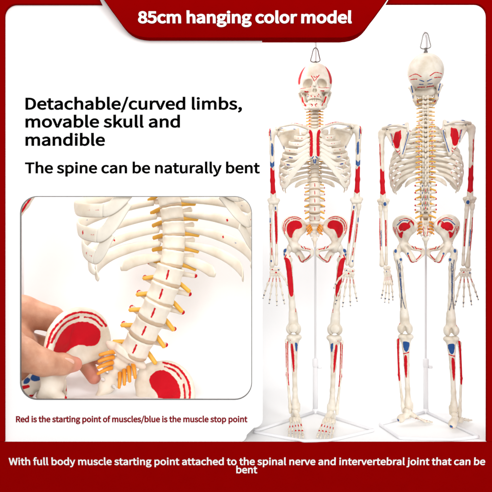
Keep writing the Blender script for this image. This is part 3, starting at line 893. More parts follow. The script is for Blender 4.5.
def lathe(prof, n=24, c=(0, 0, 0)):
    V, F = [], []
    for r, z in prof:
        for j in range(n):
            a = 2 * math.pi * j / n
            V.append((c[0] + r * math.cos(a), c[1] + r * math.sin(a), c[2] + z))
    m = len(prof)
    for i in range(m - 1):
        for j in range(n):
            j2 = (j + 1) % n
            F.append((i * n + j, i * n + j2, (i + 1) * n + j2, (i + 1) * n + j))
    F.append(tuple(range(n))[::-1]); F.append(tuple((m - 1) * n + j for j in range(n)))
    return np.array(V), F

def tube(pts, r, n=12, smooth_n=None):
    P = curve(pts, smooth_n) if smooth_n else np.asarray(pts, float)
    up = (0.31, 0.2, 0.93)
    t = P[-1] - P[0]; t = t / (np.linalg.norm(t) + 1e-9)
    if abs(np.dot(t, up)) > .85: up = (0.9, 0.4, 0.1)
    return sweep(P, r, r, n, up)

# ------------------------------------------------------------------ one skeleton model
LV = [(0, 5.4, 240), (0, 3.4, 232.5), (0, 2.2, 225), (0, 2.4, 217.5), (0, 4.2, 210)]
TV = [(0, TH_Y(i), TH_Z(i)) for i in range(1, 13)]
CV = [(0, float(np.interp(k, [0, 3, 6], [4.4, 2.6, 5])), 319.8 - 3.2 * k) for k in range(7)]

def spine_list():
    L = [('cervical', c) for c in CV] + [('thoracic', c) for c in TV] + [('lumbar', c) for c in LV]
    out = []
    for i, (kd, c) in enumerate(L):
        a = np.array(L[max(i - 1, 0)][1]); b = np.array(L[min(i + 1, len(L) - 1)][1])
        t = a - b
        if i == len(L) - 1: t = t + np.array([0, -3.5, 0])
        out.append((kd, c, math.atan2(-t[1], t[2])))
    return out

def add_vertebra(root, kd, loc, rot, half, scale=None, mats=None):
    v = part('vertebra', MESH['vertebra/' + kd], root, loc, rot)
    dz = {'lumbar': -3.75, 'thoracic': -2.28, 'cervical': -1.6}[kd]
    part('intervertebral_disc', MESH['intervertebral_disc/' + kd], v, (0, 0, dz))
    part('spinal_nerve', MESH['spinal_nerve/' + kd], v)
    part('spinal_nerve', MESH['spinal_nerve/' + kd + '/m'], v)
    return v

def shoulder_bolt():
    V, F = join(lathe([(1.5, -3.0), (1.9, -2.8), (1.9, 2.8), (1.5, 3.0)], 18), lathe([(1.0, -4), (1.0, 4)], 12))
    V = V[:, [2, 1, 0]]
    return mesh('shoulder_bolt', V, [f[::-1] for f in F], M_BRKT, smooth=False)
M_SB = shoulder_bolt()
def eye_mesh():
    V, F = lathe([(1.5, -1.5), (2.0, -.6), (2.0, .5), (1.2, .8), (1.2, 2.6), (1.6, 2.8), (1.6, 3.6), (.8, 4.0)], 20)
    a = np.linspace(0, 2 * math.pi, 25)[:-1]
    return mesh('eye_bolt', V, F, M_STEEL)
def ring_mesh():
    pts = [(0, 0, 2.6), (2.4, 0, 3.0), (4.2, 0, 3.8), (4.7, 0, 5.4), (3.6, 0, 10), (2.5, 0, 15.0), (1.3, 0, 17.2), (0, 0, 17.8), (-1.3, 0, 17.2), (-2.5, 0, 15), (-3.6, 0, 10), (-4.7, 0, 5.4), (-4.2, 0, 3.8), (-2.4, 0, 3.0), (0, 0, 2.6)]
    P = curve(pts, 70)
    V, F = sweep(P, .52, .52, 10, (0, 1, 0))
    return mesh('hanging_ring', V, F, M_STEEL)
M_EYE, M_RING = eye_mesh(), ring_mesh()

def R_(a): return math.radians(a)
def build_skeleton():
    K = {}
    root = empty('skeleton_model')
    sk = K['skull'] = part('skull', MESH['skull'], root, (0, 2, 328))
    K['mandible'] = part('mandible', MESH['mandible'], sk)
    e = part('eye_bolt', M_EYE, sk, (0, 2, 35.4))
    part('hanging_ring', M_RING, sk, (0, 2, 35.6))
    K['vert'] = []
    for kd, c, a in spine_list():
        K['vert'].append(add_vertebra(root, kd, c, (a, 0, 0), True))
    K['sacrum'] = s = part('sacrum', MESH['sacrum'], root, (0, 8, 204))
    for m, sx in (('', 1), ('/m', -1)):
        for q in range(4):
            n = part('sacral_nerve', MESH['sacral_nerve' + m], s, (-sx * .3 * q, .12 * q * q, -1.35 * q + .8), (0, sx * .08 * q, 0))
        for q in range(4):
            part('sacral_nerve', MESH['sacral_nerve' + m], s, (-sx * .5, 11.5 - .3 * q, -3.2 * q + 1.5), (R_(-25), 0, 0))
    for i in range(12):
        for m, sx in (('', 1), ('/m', -1)):
            p = MESH['rib/%d' % i]
            P0 = rib_path(i)[0]; P0 = (sx * P0[0], P0[1], P0[2])
            r = part('rib', MESH['rib/%d%s' % (i, m)], root, P0)
            if i < 9: part('costal_cartilage', MESH['costal_cartilage/%d%s' % (i, m)], r)
    K['sternum'] = part('sternum', MESH['sternum'], root, (0, -18, 292))
    for m, sx in (('', 1), ('/m', -1)):
        T = 'R' if sx > 0 else 'L'
        part('clavicle', MESH['clavicle' + m], root, (sx * 3.8, -16.5, 293.2))
        part('scapula', MESH['scapula' + m], root, (sx * 37, 4, 296))
        h = K['humerus' + T] = part('humerus', MESH['humerus' + m], root, (sx * 41, 0, 295.8))
        part('shoulder_bolt', M_SB, h, (sx * -1.2, .6, 1.6), (0, sx * .1, sx * .1))
        for nm in ('ulna', 'radius'):
            K[nm + T] = part(nm, MESH[nm + m], root, (sx * 41, 0, 222))
        K['hand' + T] = part('hand', MESH['hand' + m], root, (sx * 40.6, 0, 158.5))
        K['hip' + T] = part('hip_bone', MESH['hip_bone' + m], root, (sx * 23, -1, 178.5))
        K['femur' + T] = part('femur', MESH['femur' + m], root, (sx * 23, -1, 178.5))
        K['patella' + T] = part('patella', MESH['patella' + m], root, (sx * 21.5, 0, 95))
        K['tibia' + T] = part('tibia', MESH['tibia' + m], root, (sx * 21.2, 0, 90))
        K['fibula' + T] = part('fibula', MESH['fibula' + m], root, (sx * 28.2, 2, 86))
        K['foot' + T] = part('foot', MESH['foot' + m], root, (sx * 20.6, 0, 16.2))
        K['foot' + T].scale = (1.05, 1.1, 1.0)
    return root, K

def move(objs, pivot, rot=(0, 0, 0), shift=(0, 0, 0)):
    """swing a set of parts together about a joint (units)"""
    p = Vector(pivot) * S
    Mx = Matrix.Translation(p + Vector(shift) * S) @ Euler(rot).to_matrix().to_4x4() @ Matrix.Translation(-p)
    for o in objs:
        m = Mx @ o.matrix_basis
        o.matrix_basis = m

LEG = ('femur', 'patella', 'tibia', 'fibula', 'foot')
ARM = ('humerus', 'ulna', 'radius', 'hand')
def yaw_to_camera(px):
    return -math.atan2((px - 246) * S, D)
def world_x(px, y=0.0): return (px - 246) * S * (D + y) / D
def world_z(py, y=0.0): return ZC + (246 - py) * S * (D + y) / D

rootA, KA = build_skeleton()
tag(rootA, 'skeleton model hanging face forward, red and blue muscle patches, red stripes beside the breastbone', 'skeleton model')
mp = {}
rootB = copy_tree(rootA, None, mp)
KB = {k: ([mp[o.name] for o in v] if isinstance(v, list) else mp[v.name]) for k, v in KA.items()}
rootA.location = (world_x(314.7), 0, 0); rootA.rotation_euler = (0, 0, yaw_to_camera(314.7))
rootB.location = (world_x(425.6), 0, 0); rootB.rotation_euler = (0, 0, math.pi + yaw_to_camera(425.6))
tag(rootB, 'skeleton model hanging with its back to the viewer, red patches on both shoulder blades', 'skeleton model')

R = math.radians
# pose of the front-facing model
move([KA[k + 'L'] for k in LEG], (-23, 0, 178), (0, R(-.3), 0))
move([KA[k + 'R'] for k in LEG], (23, 0, 178), (0, R(1.1), 0))
move([KA['footR']], (19, 0, 16), (0, 0, R(-9)), (-1.5, 0, 0))
move([KA['footL']], (-20, 0, 16), (0, 0, R(3)))
move([KA[k + 'R'] for k in ('ulna', 'radius', 'hand')], (41, 0, 224), (0, R(6.0), 0))
move([KA['handR']], (36, 0, 158), (0, R(1), R(14)), (0.5, -2, -1))
move([KA['handL']], (-40.6, 0, 158), (0, R(2), R(10)), (1, 0, 0))
# pose of the model seen from behind (its own +x is on the viewer's left)
move([KB[k + 'R'] for k in LEG], (23, 0, 178), (0, R(1.2), 0))
move([KB[k + 'L'] for k in LEG], (-23, 0, 178), (0, R(3.0), 0), (1.6, 0, 0))
move([KB['footR']], (21, 0, 16), (R(2), 0, R(-52)))
KB['footR'].scale = (1.05, .66, 1.0); KB['footL'].scale = (1.1, .85, 1.0)
move([KB['footL']], (-20, 0, 16), (0, 0, R(-20)))
move([KB['handR']], (40.6, 0, 158), (0, R(4), R(62)), (-3.0, 0, 1))
move([KB[k + 'L'] for k in ('ulna', 'radius', 'hand')], (-41, 0, 224), (0, R(-3), 0))
move([KB['handL']], (-38, 0, 158), (0, R(5), R(8)))
move([KB['skull']], (0, 0, 300), (R(-10), 0, 0), (0, 1.5, 7.0))
for k in range(7):
    KB['vert'][k].location.z += (7.6 * (6.5 - k) / 6.5) * S
move([KA['skull']], (0, 3, 325), (R(-5), R(.8), 0))

# ------------------------------------------------------------------ stands
def build_stand(px_pole, py_top, corners, label, name='display_stand'):
    yb = 0.10
    bx = world_x(px_pole, yb)
    root = empty(name, (bx, yb, 0))
    def loc(px, py):
        u = 178.2 * DU / (py - 246.0)         # floor point under a picture position
        y = (u - DU) * S
        return np.array([(world_x(px, y) - bx) / S, (y - yb) / S, 1.8])
    top = (world_z(py_top, 0.02)) / S
    hx = (world_x(px_pole) - bx) / S
    V, F = join(lathe([(2.6, 0.6), (2.6, 56), (2.2, 57)], 20), lathe([(3.0, 50), (3.2, 51), (3.2, 58), (2.6, 59)], 20))
    part('lower_tube', mesh('lower_tube', V, F, M_WHITEMETAL), root)
    V, F = lathe([(.0, 0), (1.5, .1), (1.9, 1.2), (1.9, 3.4), (1.3, 4.2), (.0, 4.4)], 16)
    V = V[:, [2, 1, 0]] * [1, 1, 1] + [2.4, -1.6, 50]
    part('clamp_knob', mesh('clamp_knob', V, [f[::-1] for f in F], M_WHITEMETAL), root)
    dy = (0.0 - yb) / S
    P = [(0, 0, 55), (0, 0, top - 22), (hx * .15, dy * .2, top - 7), (hx * .55, dy * .6, top - 1.2), (hx, dy + 4, top - 0.5), (hx, dy + 1.5, top - 2.2), (hx, dy + 1.3, top - 4.6)]
    q = curve(P[1:], 30)
    Vv, Ff = tube(np.vstack([np.array([P[0]]), q]), 1.15, 14)
    part('upper_pole', mesh('upper_pole', Vv, Ff, M_WHITEMETAL), root)
    c = [loc(*p) for p in corners]
    def inset(a, b, d):
        return a + (b - a) / np.linalg.norm(b - a) * d
    o = np.array([0, 0, 1.8])
    ring = [o] + c
    pts = []
    n = len(ring)
    for i in range(n):
        a, b, d = ring[i - 1], ring[i], ring[(i + 1) % n]
        if i == 0:
            pts.append(b); continue
        for t in (1, .6, .3, 0, -.3, -.6, -1):
            if t >= 0: w = inset(b, a, 5 * t)
            else: w = inset(b, d, -5 * t)
            if t == 0: w = inset(b, a, 1.3) * .5 + inset(b, d, 1.3) * .5
            pts.append(w)
    pts.append(o)
    V, F = tube(pts, 1.4, 12)
    part('base_frame', mesh('base_frame', V, F, M_WHITEMETAL), root)
    V, F = lathe([(2.9, .2), (3.3, 1), (3.3, 4.2), (2.7, 5)], 20)
    part('base_socket', mesh('base_socket', V, F, M_WHITEMETAL), root)
    tag(root, label, 'stand')
    return root
build_stand(315.3, 40.5, [(253.5, 431.5), (303, 441), (329, 440.6), (374, 430)], 'white tubular stand with floor frame behind the face-forward skeleton')
build_stand(425.8, 33.8, [(379.5, 424.2), (400, 438), (452, 440), (479, 436.5)], 'white tubular stand with floor frame behind the skeleton seen from the back')

# ------------------------------------------------------------------ display case: backdrop, floor, red surround
def quadmesh(name, V, F, mat, smooth=False):
    return mesh(name, V, F, mat, scale=1, smooth=smooth)

YF = -0.113                       # front plane of the case
prof = [(YF + .002, 0.0), (.34, 0.0)]
for a in np.linspace(0, 90, 14)[1:]:
    prof.append((.34 + .17 * math.sin(R(a)), .17 - .17 * math.cos(R(a))))
prof.append((.51, 1.50))
V = []; F = []
for y, z in prof[1:]:
    V += [(-1.05, y, z), (1.05, y, z)]
for i in range(len(prof) - 2):
    F.append((2 * i, 2 * i + 1, 2 * i + 3, 2 * i + 2))
bd = bpy.data.objects.new('backdrop_wall', quadmesh('backdrop_wall', V, F, M_WALL, True)); link(bd)
tag(bd, 'seamless white backdrop curving up behind the two skeletons', None, kind='structure')
del bd['label']
bd['label'] = 'seamless white backdrop curving up behind the skeletons'
def box(x0, x1, y0, y1, z0, z1):
    V = [(x, y, z) for x in (x0, x1) for y in (y0, y1) for z in (z0, z1)]
    F = [(0, 1, 3, 2), (4, 6, 7, 5), (0, 4, 5, 1), (2, 3, 7, 6), (0, 2, 6, 4), (1, 5, 7, 3)]
    return np.array(V), F
V, F = box(-1.05, 1.05, YF + .004, .34, -.004, 0)
fl = bpy.data.objects.new('floor', quadmesh('floor', V, F, M_WALL)); link(fl)
fl['kind'] = 'structure'; fl['label'] = 'white display floor under the stands'

KF = (D + YF) / D
def fx(px): return (px - 246) * S * KF
def fz(py): return ZC + (246 - py) * S * KF

def plate(poly, y0, y1, bevel=0.0015):
    """outline (x,z) extruded from y0 (front) to y1 with a small front chamfer"""
    P = np.asarray(poly, float); n = len(P)
    area = 0.5 * np.sum(P[:, 0] * np.roll(P[:, 1], -1) - np.roll(P[:, 0], -1) * P[:, 1])
    if area < 0: P = P[::-1]
    e = np.roll(P, -1, 0) - P; e /= np.linalg.norm(e, axis=1)[:, None] + 1e-12
    nr = np.c_[-e[:, 1], e[:, 0]]
    b = nr + np.roll(nr, 1, 0); b /= np.maximum((b * nr).sum(1), .4)[:, None]
    Pi = P + b * bevel
    V = [(x, y0, z) for x, z in Pi] + [(x, y0 + bevel, z) for x, z in P] + [(x, y1, z) for x, z in P]
    F = [tuple(range(n))]
    for r in range(2):
        for i in range(n):
            j = (i + 1) % n
            F.append((r * n + i, (r + 1) * n + i, (r + 1) * n + j, r * n + j))
    F.append(tuple(2 * n + i for i in range(n))[::-1])
    return np.array(V), F

FONT = None
try:
    FONT = bpy.data.fonts.load(os.path.join(bpy.utils.system_resource('DATAFILES', path='fonts'), 'Noto Sans CJK Regular.woff2'))
except Exception:
    FONT = None

CAPS = {}
def cap_height(bold):
    if bold not in CAPS:
        c = bpy.data.curves.new('lettering', 'FONT'); c.body = 'H'
        if FONT: c.font = FONT
        c.size = 1; c.offset = bold
        o = bpy.data.objects.new('lettering', c); COL.objects.link(o)
        bpy.context.view_layer.update()
        me = bpy.data.meshes.new_from_object(o.evaluated_get(bpy.context.evaluated_depsgraph_get()))
        ys = [v.co.y for v in me.vertices]
        CAPS[bold] = max(ys)
        bpy.data.objects.remove(o); bpy.data.curves.remove(c); bpy.data.meshes.remove(me)
    return CAPS[bold]

def text_mesh(name, body, mat, x0, x1, zbase, cap, y, thick=0.0012, bold=0.022, align=None):
    """letters from x0 to x1 on baseline zbase; cap = capital height (metres)"""
    c = bpy.data.curves.new('lettering', 'FONT')
    c.body = body
    if FONT: c.font = FONT
    c.size = 1; c.offset = bold; c.extrude = 0.5; c.resolution_u = 6
    o = bpy.data.objects.new('lettering', c); COL.objects.link(o)
    bpy.context.view_layer.update()
    dg = bpy.context.evaluated_depsgraph_get()
    me = bpy.data.meshes.new_from_object(o.evaluated_get(dg))
    n = len(me.vertices); co = np.empty(n * 3, np.float32); me.vertices.foreach_get('co', co); co = co.reshape(-1, 3)
    bpy.data.objects.remove(o); bpy.data.curves.remove(c)
    capu = cap_height(bold)
    sx = (x1 - x0) / (co[:, 0].max() - co[:, 0].min())
    sz = cap / capu
    V = np.c_[(co[:, 0] - co[:, 0].min()) * sx + x0, y - (co[:, 2] + .5) * thick, (co[:, 1]) * sz + zbase]
    me.vertices.foreach_set('co', V.astype(np.float32).ravel()); me.update()
    me.materials.clear(); me.materials.append(mat)
    me.name = name
    return me

case = empty('display_case', (0, YF, 0))
tag(case, 'red display case frame with a white rounded opening, red title tab and red caption base', 'display case')
def cpart(name, V, F, mat, parent=case, smooth=False):
    V = np.asarray(V) - np.array([0, YF, 0]) if parent is case else np.asarray(V)
    return part(name, quadmesh(name, V, F, mat, smooth), parent, units=False)
def arc(cx, cy, r, a0, a1, n=10):
    return [(cx + r * math.cos(R(a)), cy + r * math.sin(R(a))) for a in np.linspace(a0, a1, n)]
# side posts with the thin top rail; rounded inner corners (picture px -> metres on the front plane)
lp = [(-68, 441.9), (-68, -22), (89.5, -22), (101.6, 3.8)] + [(16 - 12 * math.sin(R(a)), 16 - 12.2 * math.cos(R(a))) for a in np.linspace(0, 90, 12)] + [(4, 441.9)]
rp = [(518, 441.9), (518, -22), (401, -22), (386.2, 3.6)] + [(475 + 12 * math.sin(R(a)), 15.6 - 12 * math.cos(R(a))) for a in np.linspace(0, 90, 12)] + [(487, 441.9)]
for nm, pl in (('side_post', lp), ('side_post', rp)):
    V, F = plate([(fx(a), fz(b)) for a, b in pl], YF, YF + .007, .0008)
    cpart(nm, V, F, M_RED)
V, F = box(fx(-68), fx(518), YF + .003, YF + .02, fz(-30), fz(-22.02))
cpart('top_beam', V, F, M_RED)
# title tab: bowed sheet whose face turns from skyward at the top to floorward at the bottom
edge = [(-22, 89, 402), (0, 104.2, 386.8), (4, 107, 384), (10, 111.2, 379.6), (15, 115, 376), (20, 118.6, 372), (25, 122.2, 368.4), (29, 125.2, 365.4), (32, 128.2, 362.4), (34.5, 131.4, 359.2), (36.5, 135, 355.4), (38, 139, 351.4), (39, 144, 346.4), (39.5, 149, 341)]
ev = np.array(edge, float)
rows = np.concatenate([np.linspace(-22, 30, 22), [31, 32, 33.2, 34.5, 35.5, 36.5, 37.3, 38, 38.6, 39, 39.3, 39.5]])
V = []; F = []; nc = 2
for r_ in rows:
    u = (r_ + 22) / 61.5
    yy = YF - .004 - .020 * math.sin(math.pi * min(1, .12 + u * .86)) ** .9 * .8 - .006 * u
    l, rr = np.interp(r_, ev[:, 0], ev[:, 1]), np.interp(r_, ev[:, 0], ev[:, 2])
    V += [(fx(l), yy, fz(r_)), (fx(rr), yy, fz(r_)), (fx(l), YF + .018, fz(r_)), (fx(rr), YF + .018, fz(r_))]
for i in range(len(rows) - 1):
    a, b = 4 * i, 4 * (i + 1)
    F += [(a, b, b + 1, a + 1), (a + 2, a + 3, b + 3, b + 2), (a, a + 2, b + 2, b), (a + 1, b + 1, b + 3, a + 3)]
F += [(0, 1, 3, 2), (b, b + 2, b + 3, b + 1)]
tabo = cpart('title_tab', V, F, M_RED)
def tab_y(py):
    u = (py + 22) / 61.5
    return YF - .004 - .020 * math.sin(math.pi * min(1, .12 + u * .86)) ** .9 * .8 - .006 * u
me = text_mesh('lettering', '85cm hanging color model', M_WLET, fx(140), fx(350), fz(26.6), 10.6 * S * KF, 0, .0006, .013)
co = np.empty(len(me.vertices) * 3, np.float32); me.vertices.foreach_get('co', co); co = co.reshape(-1, 3)
pyv = 246 - (co[:, 2] - ZC) / (S * KF)
co[:, 1] += np.array([tab_y(p) for p in pyv]) - YF - .0013
me.vertices.foreach_set('co', co.ravel()); me.update()
part('lettering', me, tabo, units=False)

# caption base: front board leaning in towards the bottom
ang = R(7)
zt, zb = fz(441.9), fz(520)
yk = math.tan(ang) * (zt - zb)
V = [(fx(-68), YF, zt), (fx(518), YF, zt), (fx(518), YF + yk, zb), (fx(-68), YF + yk, zb), (fx(-68), YF + .002 - .0001, zt), (fx(518), YF + .0019, zt), (fx(518), YF + yk + .02, zb), (fx(-68), YF + yk + .02, zb)]
V[4] = (fx(-68), YF + .0018, zt); V[5] = (fx(518), YF + .0018, zt)
F = [(0, 3, 2, 1), (4, 5, 6, 7), (0, 1, 5, 4), (3, 7, 6, 2), (0, 4, 7, 3), (1, 2, 6, 5)]
base = cpart('caption_base', V, F, M_RED)
for body, a, b, pb in (('With full body muscle starting point attached to the spinal nerve and intervertebral joint that can be', 9, 485, 464.8), ('bent', 236.3, 257.3, 473)):
    sn, cs = math.sin(ang), math.cos(ang)
    q = (pb - 246) * S / D                       # solve for the point of the leaning board behind this line
    u = (q * (D + YF) - (ZC - zt)) / (cs - q * sn)
    k2 = (D + YF + u * sn) / D
    me = text_mesh('lettering', body, M_WLET, (a - 246) * S * k2, (b - 246) * S * k2, 0, 7.3 * S * k2, 0, .0003, .008)
    lt = part('lettering', me, base, units=False)
    lt.location = (0, u * sn - .0001, zt - u * cs); lt.rotation_euler = (-ang if False else ang, 0, 0)

# ------------------------------------------------------------------ info panel with a rounded window onto the lit niche
YP = YF + .0075
KP = (D + YP) / D
def ipx(px): return (px - 246) * S * KP
def ipz(py): return ZC + (246 - py) * S * KP
panel = empty('info_panel', (0, YP, 0))
tag(panel, 'white text panel with black lettering around a rounded window showing an enlarged bent spine', 'sign')
def rrect(x0, x1, y0, y1, r, n=10):
    out = []
    for cx, cy, a0 in ((x1 - r, y1 - r, 0), (x0 + r, y1 - r, 90), (x0 + r, y0 + r, 180), (x1 - r, y0 + r, 270)):
        out += arc(cx, cy, r, a0, a0 + 90, n)
    return out
def ring_plate(outer, inner, y0, y1):
    n = len(outer)
    V = [(x, y0, z) for x, z in outer] + [(x, y0, z) for x, z in inner] + [(x, y1, z) for x, z in outer] + [(x, y1, z) for x, z in inner]
    F = []
    for i in range(n):
        j = (i + 1) % n
        F += [(i, n + i, n + j, j), (2 * n + i, 2 * n + j, 3 * n + j, 3 * n + i), (i, j, 2 * n + j, 2 * n + i), (n + i, 3 * n + i, 3 * n + j, n + j)]
    return np.array(V), F
WX0, WX1, WY0, WY1, WR = 20.3, 251.8, 196.3, 399.6, 17
inner = rrect(ipx(WX0), ipx(WX1), ipz(WY1), ipz(WY0), WR * S * KP)
outer = [(ipx(-60), ipz(441.7)), (ipx(239), ipz(441.7))] + arc(ipx(239), ipz(434.5), 7.2 * S, -90, -2, 6) + arc(ipx(254), ipz(419), 8 * S, -90, 0, 8) + [(ipx(262), ipz(-12)), (ipx(-60), ipz(-12))]
def holed_plate(outer, inner, thick):
    c = bpy.data.curves.new('board', 'CURVE'); c.dimensions = '2D'; c.fill_mode = 'BOTH'; c.extrude = thick / 2
    for lp_ in (outer, inner):
        sp = c.splines.new('POLY'); sp.points.add(len(lp_) - 1); sp.use_cyclic_u = True
        for pt, (x, z) in zip(sp.points, lp_): pt.co = (x, z, 0, 1)
    o = bpy.data.objects.new('board', c); COL.objects.link(o); bpy.context.view_layer.update()
    me = bpy.data.meshes.new_from_object(o.evaluated_get(bpy.context.evaluated_depsgraph_get()))
    bpy.data.objects.remove(o); bpy.data.curves.remove(c)
    co = np.empty(len(me.vertices) * 3, np.float32); me.vertices.foreach_get('co', co); co = co.reshape(-1, 3)
    co = np.c_[co[:, 0], thick / 2 - co[:, 2], co[:, 1]]
    me.vertices.foreach_set('co', co.astype(np.float32).ravel()); me.update()
    me.materials.clear(); me.materials.append(M_PANEL); me.name = 'board'
    return me
part('board', holed_plate(outer, inner, .004), panel, units=False)
rim_o = rrect(ipx(WX0), ipx(WX1), ipz(WY1), ipz(WY0), WR * S * KP)
e_ = .42 * S
rim_i = rrect(ipx(WX0) + e_, ipx(WX1) - e_, ipz(WY1) + e_, ipz(WY0) - e_, WR * S * KP - e_)
rim_o = rrect(ipx(WX0) - e_ * .5, ipx(WX1) + e_ * .5, ipz(WY1) - e_ * .5, ipz(WY0) + e_ * .5, WR * S * KP + e_ * .5)
V, F = ring_plate(rim_o, rim_i, -.0006, .0045)
part('window_rim', quadmesh('window_rim', V, F, M_GREY), panel, units=False)
for body, a, b, pb, cap, mt, bold in (('Detachable/curved limbs,', 25.5, 242, 109.3, 11.6, M_BLACK, .010), ('movable skull and', 25.5, 180, 127.2, 11.6, M_BLACK, .010), ('mandible', 25.5, 105, 145.4, 11.6, M_BLACK, .010),
                                ('The spine can be naturally bent', 25, 260, 173, 10.6, M_BLACK, .010), ('Red is the starting point of muscles/blue is the muscle stop point', 16, 247.5, 422, 5.9, M_DRED, .013)):
    part('lettering', text_mesh('lettering', body, mt, ipx(a), ipx(b), ipz(pb), cap * S * KP, 0, .0004, bold), panel, units=False)
# niche box behind the window (open at the top front so that the light added above reaches in)
NX0, NX1, NY0, NY1, NZ0, NZ1 = fx(-62), .030, .0045, .44, ipz(424), ipz(178) + .12
V = []; F = []
def add(vf):
    global V, F
    o = len(V); V = list(V) + [tuple(v) for v in vf[0]]; F = F + [tuple(q + o for q in f) for f in vf[1]]
t_ = .004
for x_ in (NX0 - t_, NX1):
    V, F = box(x_, x_ + t_, NY0, NY1 + t_, NZ0, NZ1)
    part('niche_side', quadmesh('niche_side', V, F, M_NICHE), panel, units=False)
pr = [(NY0, NZ0)] + [(NY1 - .2 + .2 * math.sin(R(a)), NZ0 + .2 - .2 * math.cos(R(a))) for a in np.linspace(0, 90, 14)] + [(NY1, NZ1)]
V = []; F = []
for y, z in pr: V += [(NX0, y, z), (NX1, y, z), (NX0, y + t_ * (y > .3), z - t_ * (y <= .3)), (NX1, y + t_ * (y > .3), z - t_ * (y <= .3))]
for q in range(len(pr) - 1):
    a, b = 4 * q, 4 * q + 4
    F += [(a, a + 1, b + 1, b), (a + 2, b + 2, b + 3, a + 3)]
part('niche_sweep', quadmesh('niche_sweep', V, F, M_NICHE, True), panel, units=False)

# ------------------------------------------------------------------ enlarged torso in the niche
Y0 = 0.125
GS = 2.5
def nw(px, py, dy=0.0):
    """niche position from picture position at depth Y0 + dy (units)"""
    y = Y0 + dy * S
    return Vector((world_x(px, y), y, world_z(py, y)))
KN = (D + Y0) / D
G = GS * KN
torso = empty('torso_model', nw(128, 352))
tag(torso, 'enlarged lower torso model with curved spine, ribs, yellow nerves and pelvis inside the rounded window', 'anatomical model')
tl = torso.location.copy()
def npart(name, me, M, parent=torso):
    o = bpy.data.objects.new(name, me); link(o, parent)
    o.matrix_basis = Matrix.Translation(-tl) @ M if parent is torso else M
    return o
SCL = Matrix.Scale(G, 4)
def RY(deg): return Matrix.Rotation(R(deg), 4, 'Y')
def RX(deg): return Matrix.Rotation(R(deg), 4, 'X')
def RZ(deg): return Matrix.Rotation(R(deg), 4, 'Z')
# pelvis: rotated about the top of the sacrum
MP = Matrix.Translation(tl) @ RY(33) @ RX(-8) @ SCL
def at(p, ref): return Matrix.Translation((Vector(p) - Vector(ref)) * S)
ref = (0, 8, 204)
sac = npart('sacrum', MESH['sacrum'], MP)
for m, sx in (('', 1), ('/m', -1)):
    for q in range(4):
        n = bpy.data.objects.new('sacral_nerve', MESH['sacral_nerve' + m]); link(n, sac)
        n.matrix_basis = Matrix.Translation((-sx * .55 * q * S, .18 * q * q * S, (-1.7 * q + .6) * S)) @ RY(sx * 4 * q)
    MH = MP
    if sx < 0:                                   # the held half is swung in about its sacral joint
        MH = MP @ at((-10, 13, 197), ref) @ RZ(13) @ at(ref, (-10, 13, 197))
    npart('hip_bone', MESH['hip_bone' + m], MH @ at((sx * 23, -1, 178.5), ref))
npart('femur', MESH['femur/m'], MH @ at((-18.6, .6, 180), ref) @ RY(22) @ RX(2))
# spine
pts = [('lumbar', 137.6, 344.7), ('lumbar', 146.5, 327.3), ('lumbar', 155.2, 310.2), ('lumbar', 162.6, 292.2), ('lumbar', 168.8, 274), ('thoracic', 172.6, 257.4), ('thoracic', 173.8, 242.6), ('thoracic', 173.6, 228.2), ('thoracic', 172, 213.8), ('thoracic', 169.4, 199.6), ('thoracic', 166, 185.5), ('thoracic', 162, 171.5), ('thoracic', 157.6, 158)]
mem = {}
for i, (kd, px, py) in enumerate(pts):
    a = pts[max(i - 1, 0)]; b = pts[min(i + 1, len(pts) - 1)]
    tx, tz = b[1] - a[1], a[2] - b[2]
    tilt = math.degrees(math.atan2(tx, tz))
    L = math.hypot(tx, tz) / (1 if i in (0, len(pts) - 1) else 2) * KN / S * S
    nominal = 7.5 if kd == 'lumbar' else 4.55
    sz = L / nominal
    dy = float(np.interp(i, [0, 2, 5, 10], [-8, -16, -4, 8]))
    w = {True: 2.5, False: 2.55}[kd == 'lumbar'] * KN
    M = Matrix.Translation(nw(px, py, dy)) @ RY(tilt) @ RX(float(np.interp(i, [0, 5, 10], [14, -3, -4]))) @ Matrix.Diagonal((w * 1.0, w, sz, 1))
    v = npart('vertebra', MESH['vertebra/' + kd], M)
    dz = {'lumbar': -3.75, 'thoracic': -2.28}[kd]
    for nm, key, z in (('intervertebral_disc', 'intervertebral_disc/' + kd, dz), ('spinal_nerve', 'spinal_nerve/' + kd, 0), ('spinal_nerve', 'spinal_nerve/' + kd + '/m', 0)):
        c = bpy.data.objects.new(nm, MESH[key]); link(c, v); c.location = (0, 0, z * S)
    if kd == 'thoracic' : mem[17 - i] = (px, py, dy, tilt)
# ribs follow their vertebra: index 12 belongs to pts[5]
for n in range(12, 4, -1):
    px, py, dy, tilt = mem[n]
    i = n - 1
    c0 = Vector(TV[i])
    for m, sx in (('', 1), ('/m', -1)):
        P0 = rib_path(i)[0]
        M = Matrix.Translation(nw(px, py, dy)) @ RZ(13) @ RY(tilt * .5) @ RX(-18) @ Matrix.Diagonal((G * (.84 if sx > 0 else 1), G, G * 1.08, 1)) @ Matrix.Translation((Vector((sx * P0[0], P0[1], P0[2])) - c0) * S)
        r = npart('rib', MESH['rib/%d%s' % (i, m)], M)
        if i < 9:
            c = bpy.data.objects.new('costal_cartilage', MESH['costal_cartilage/%d%s' % (i, m)]); link(c, r)
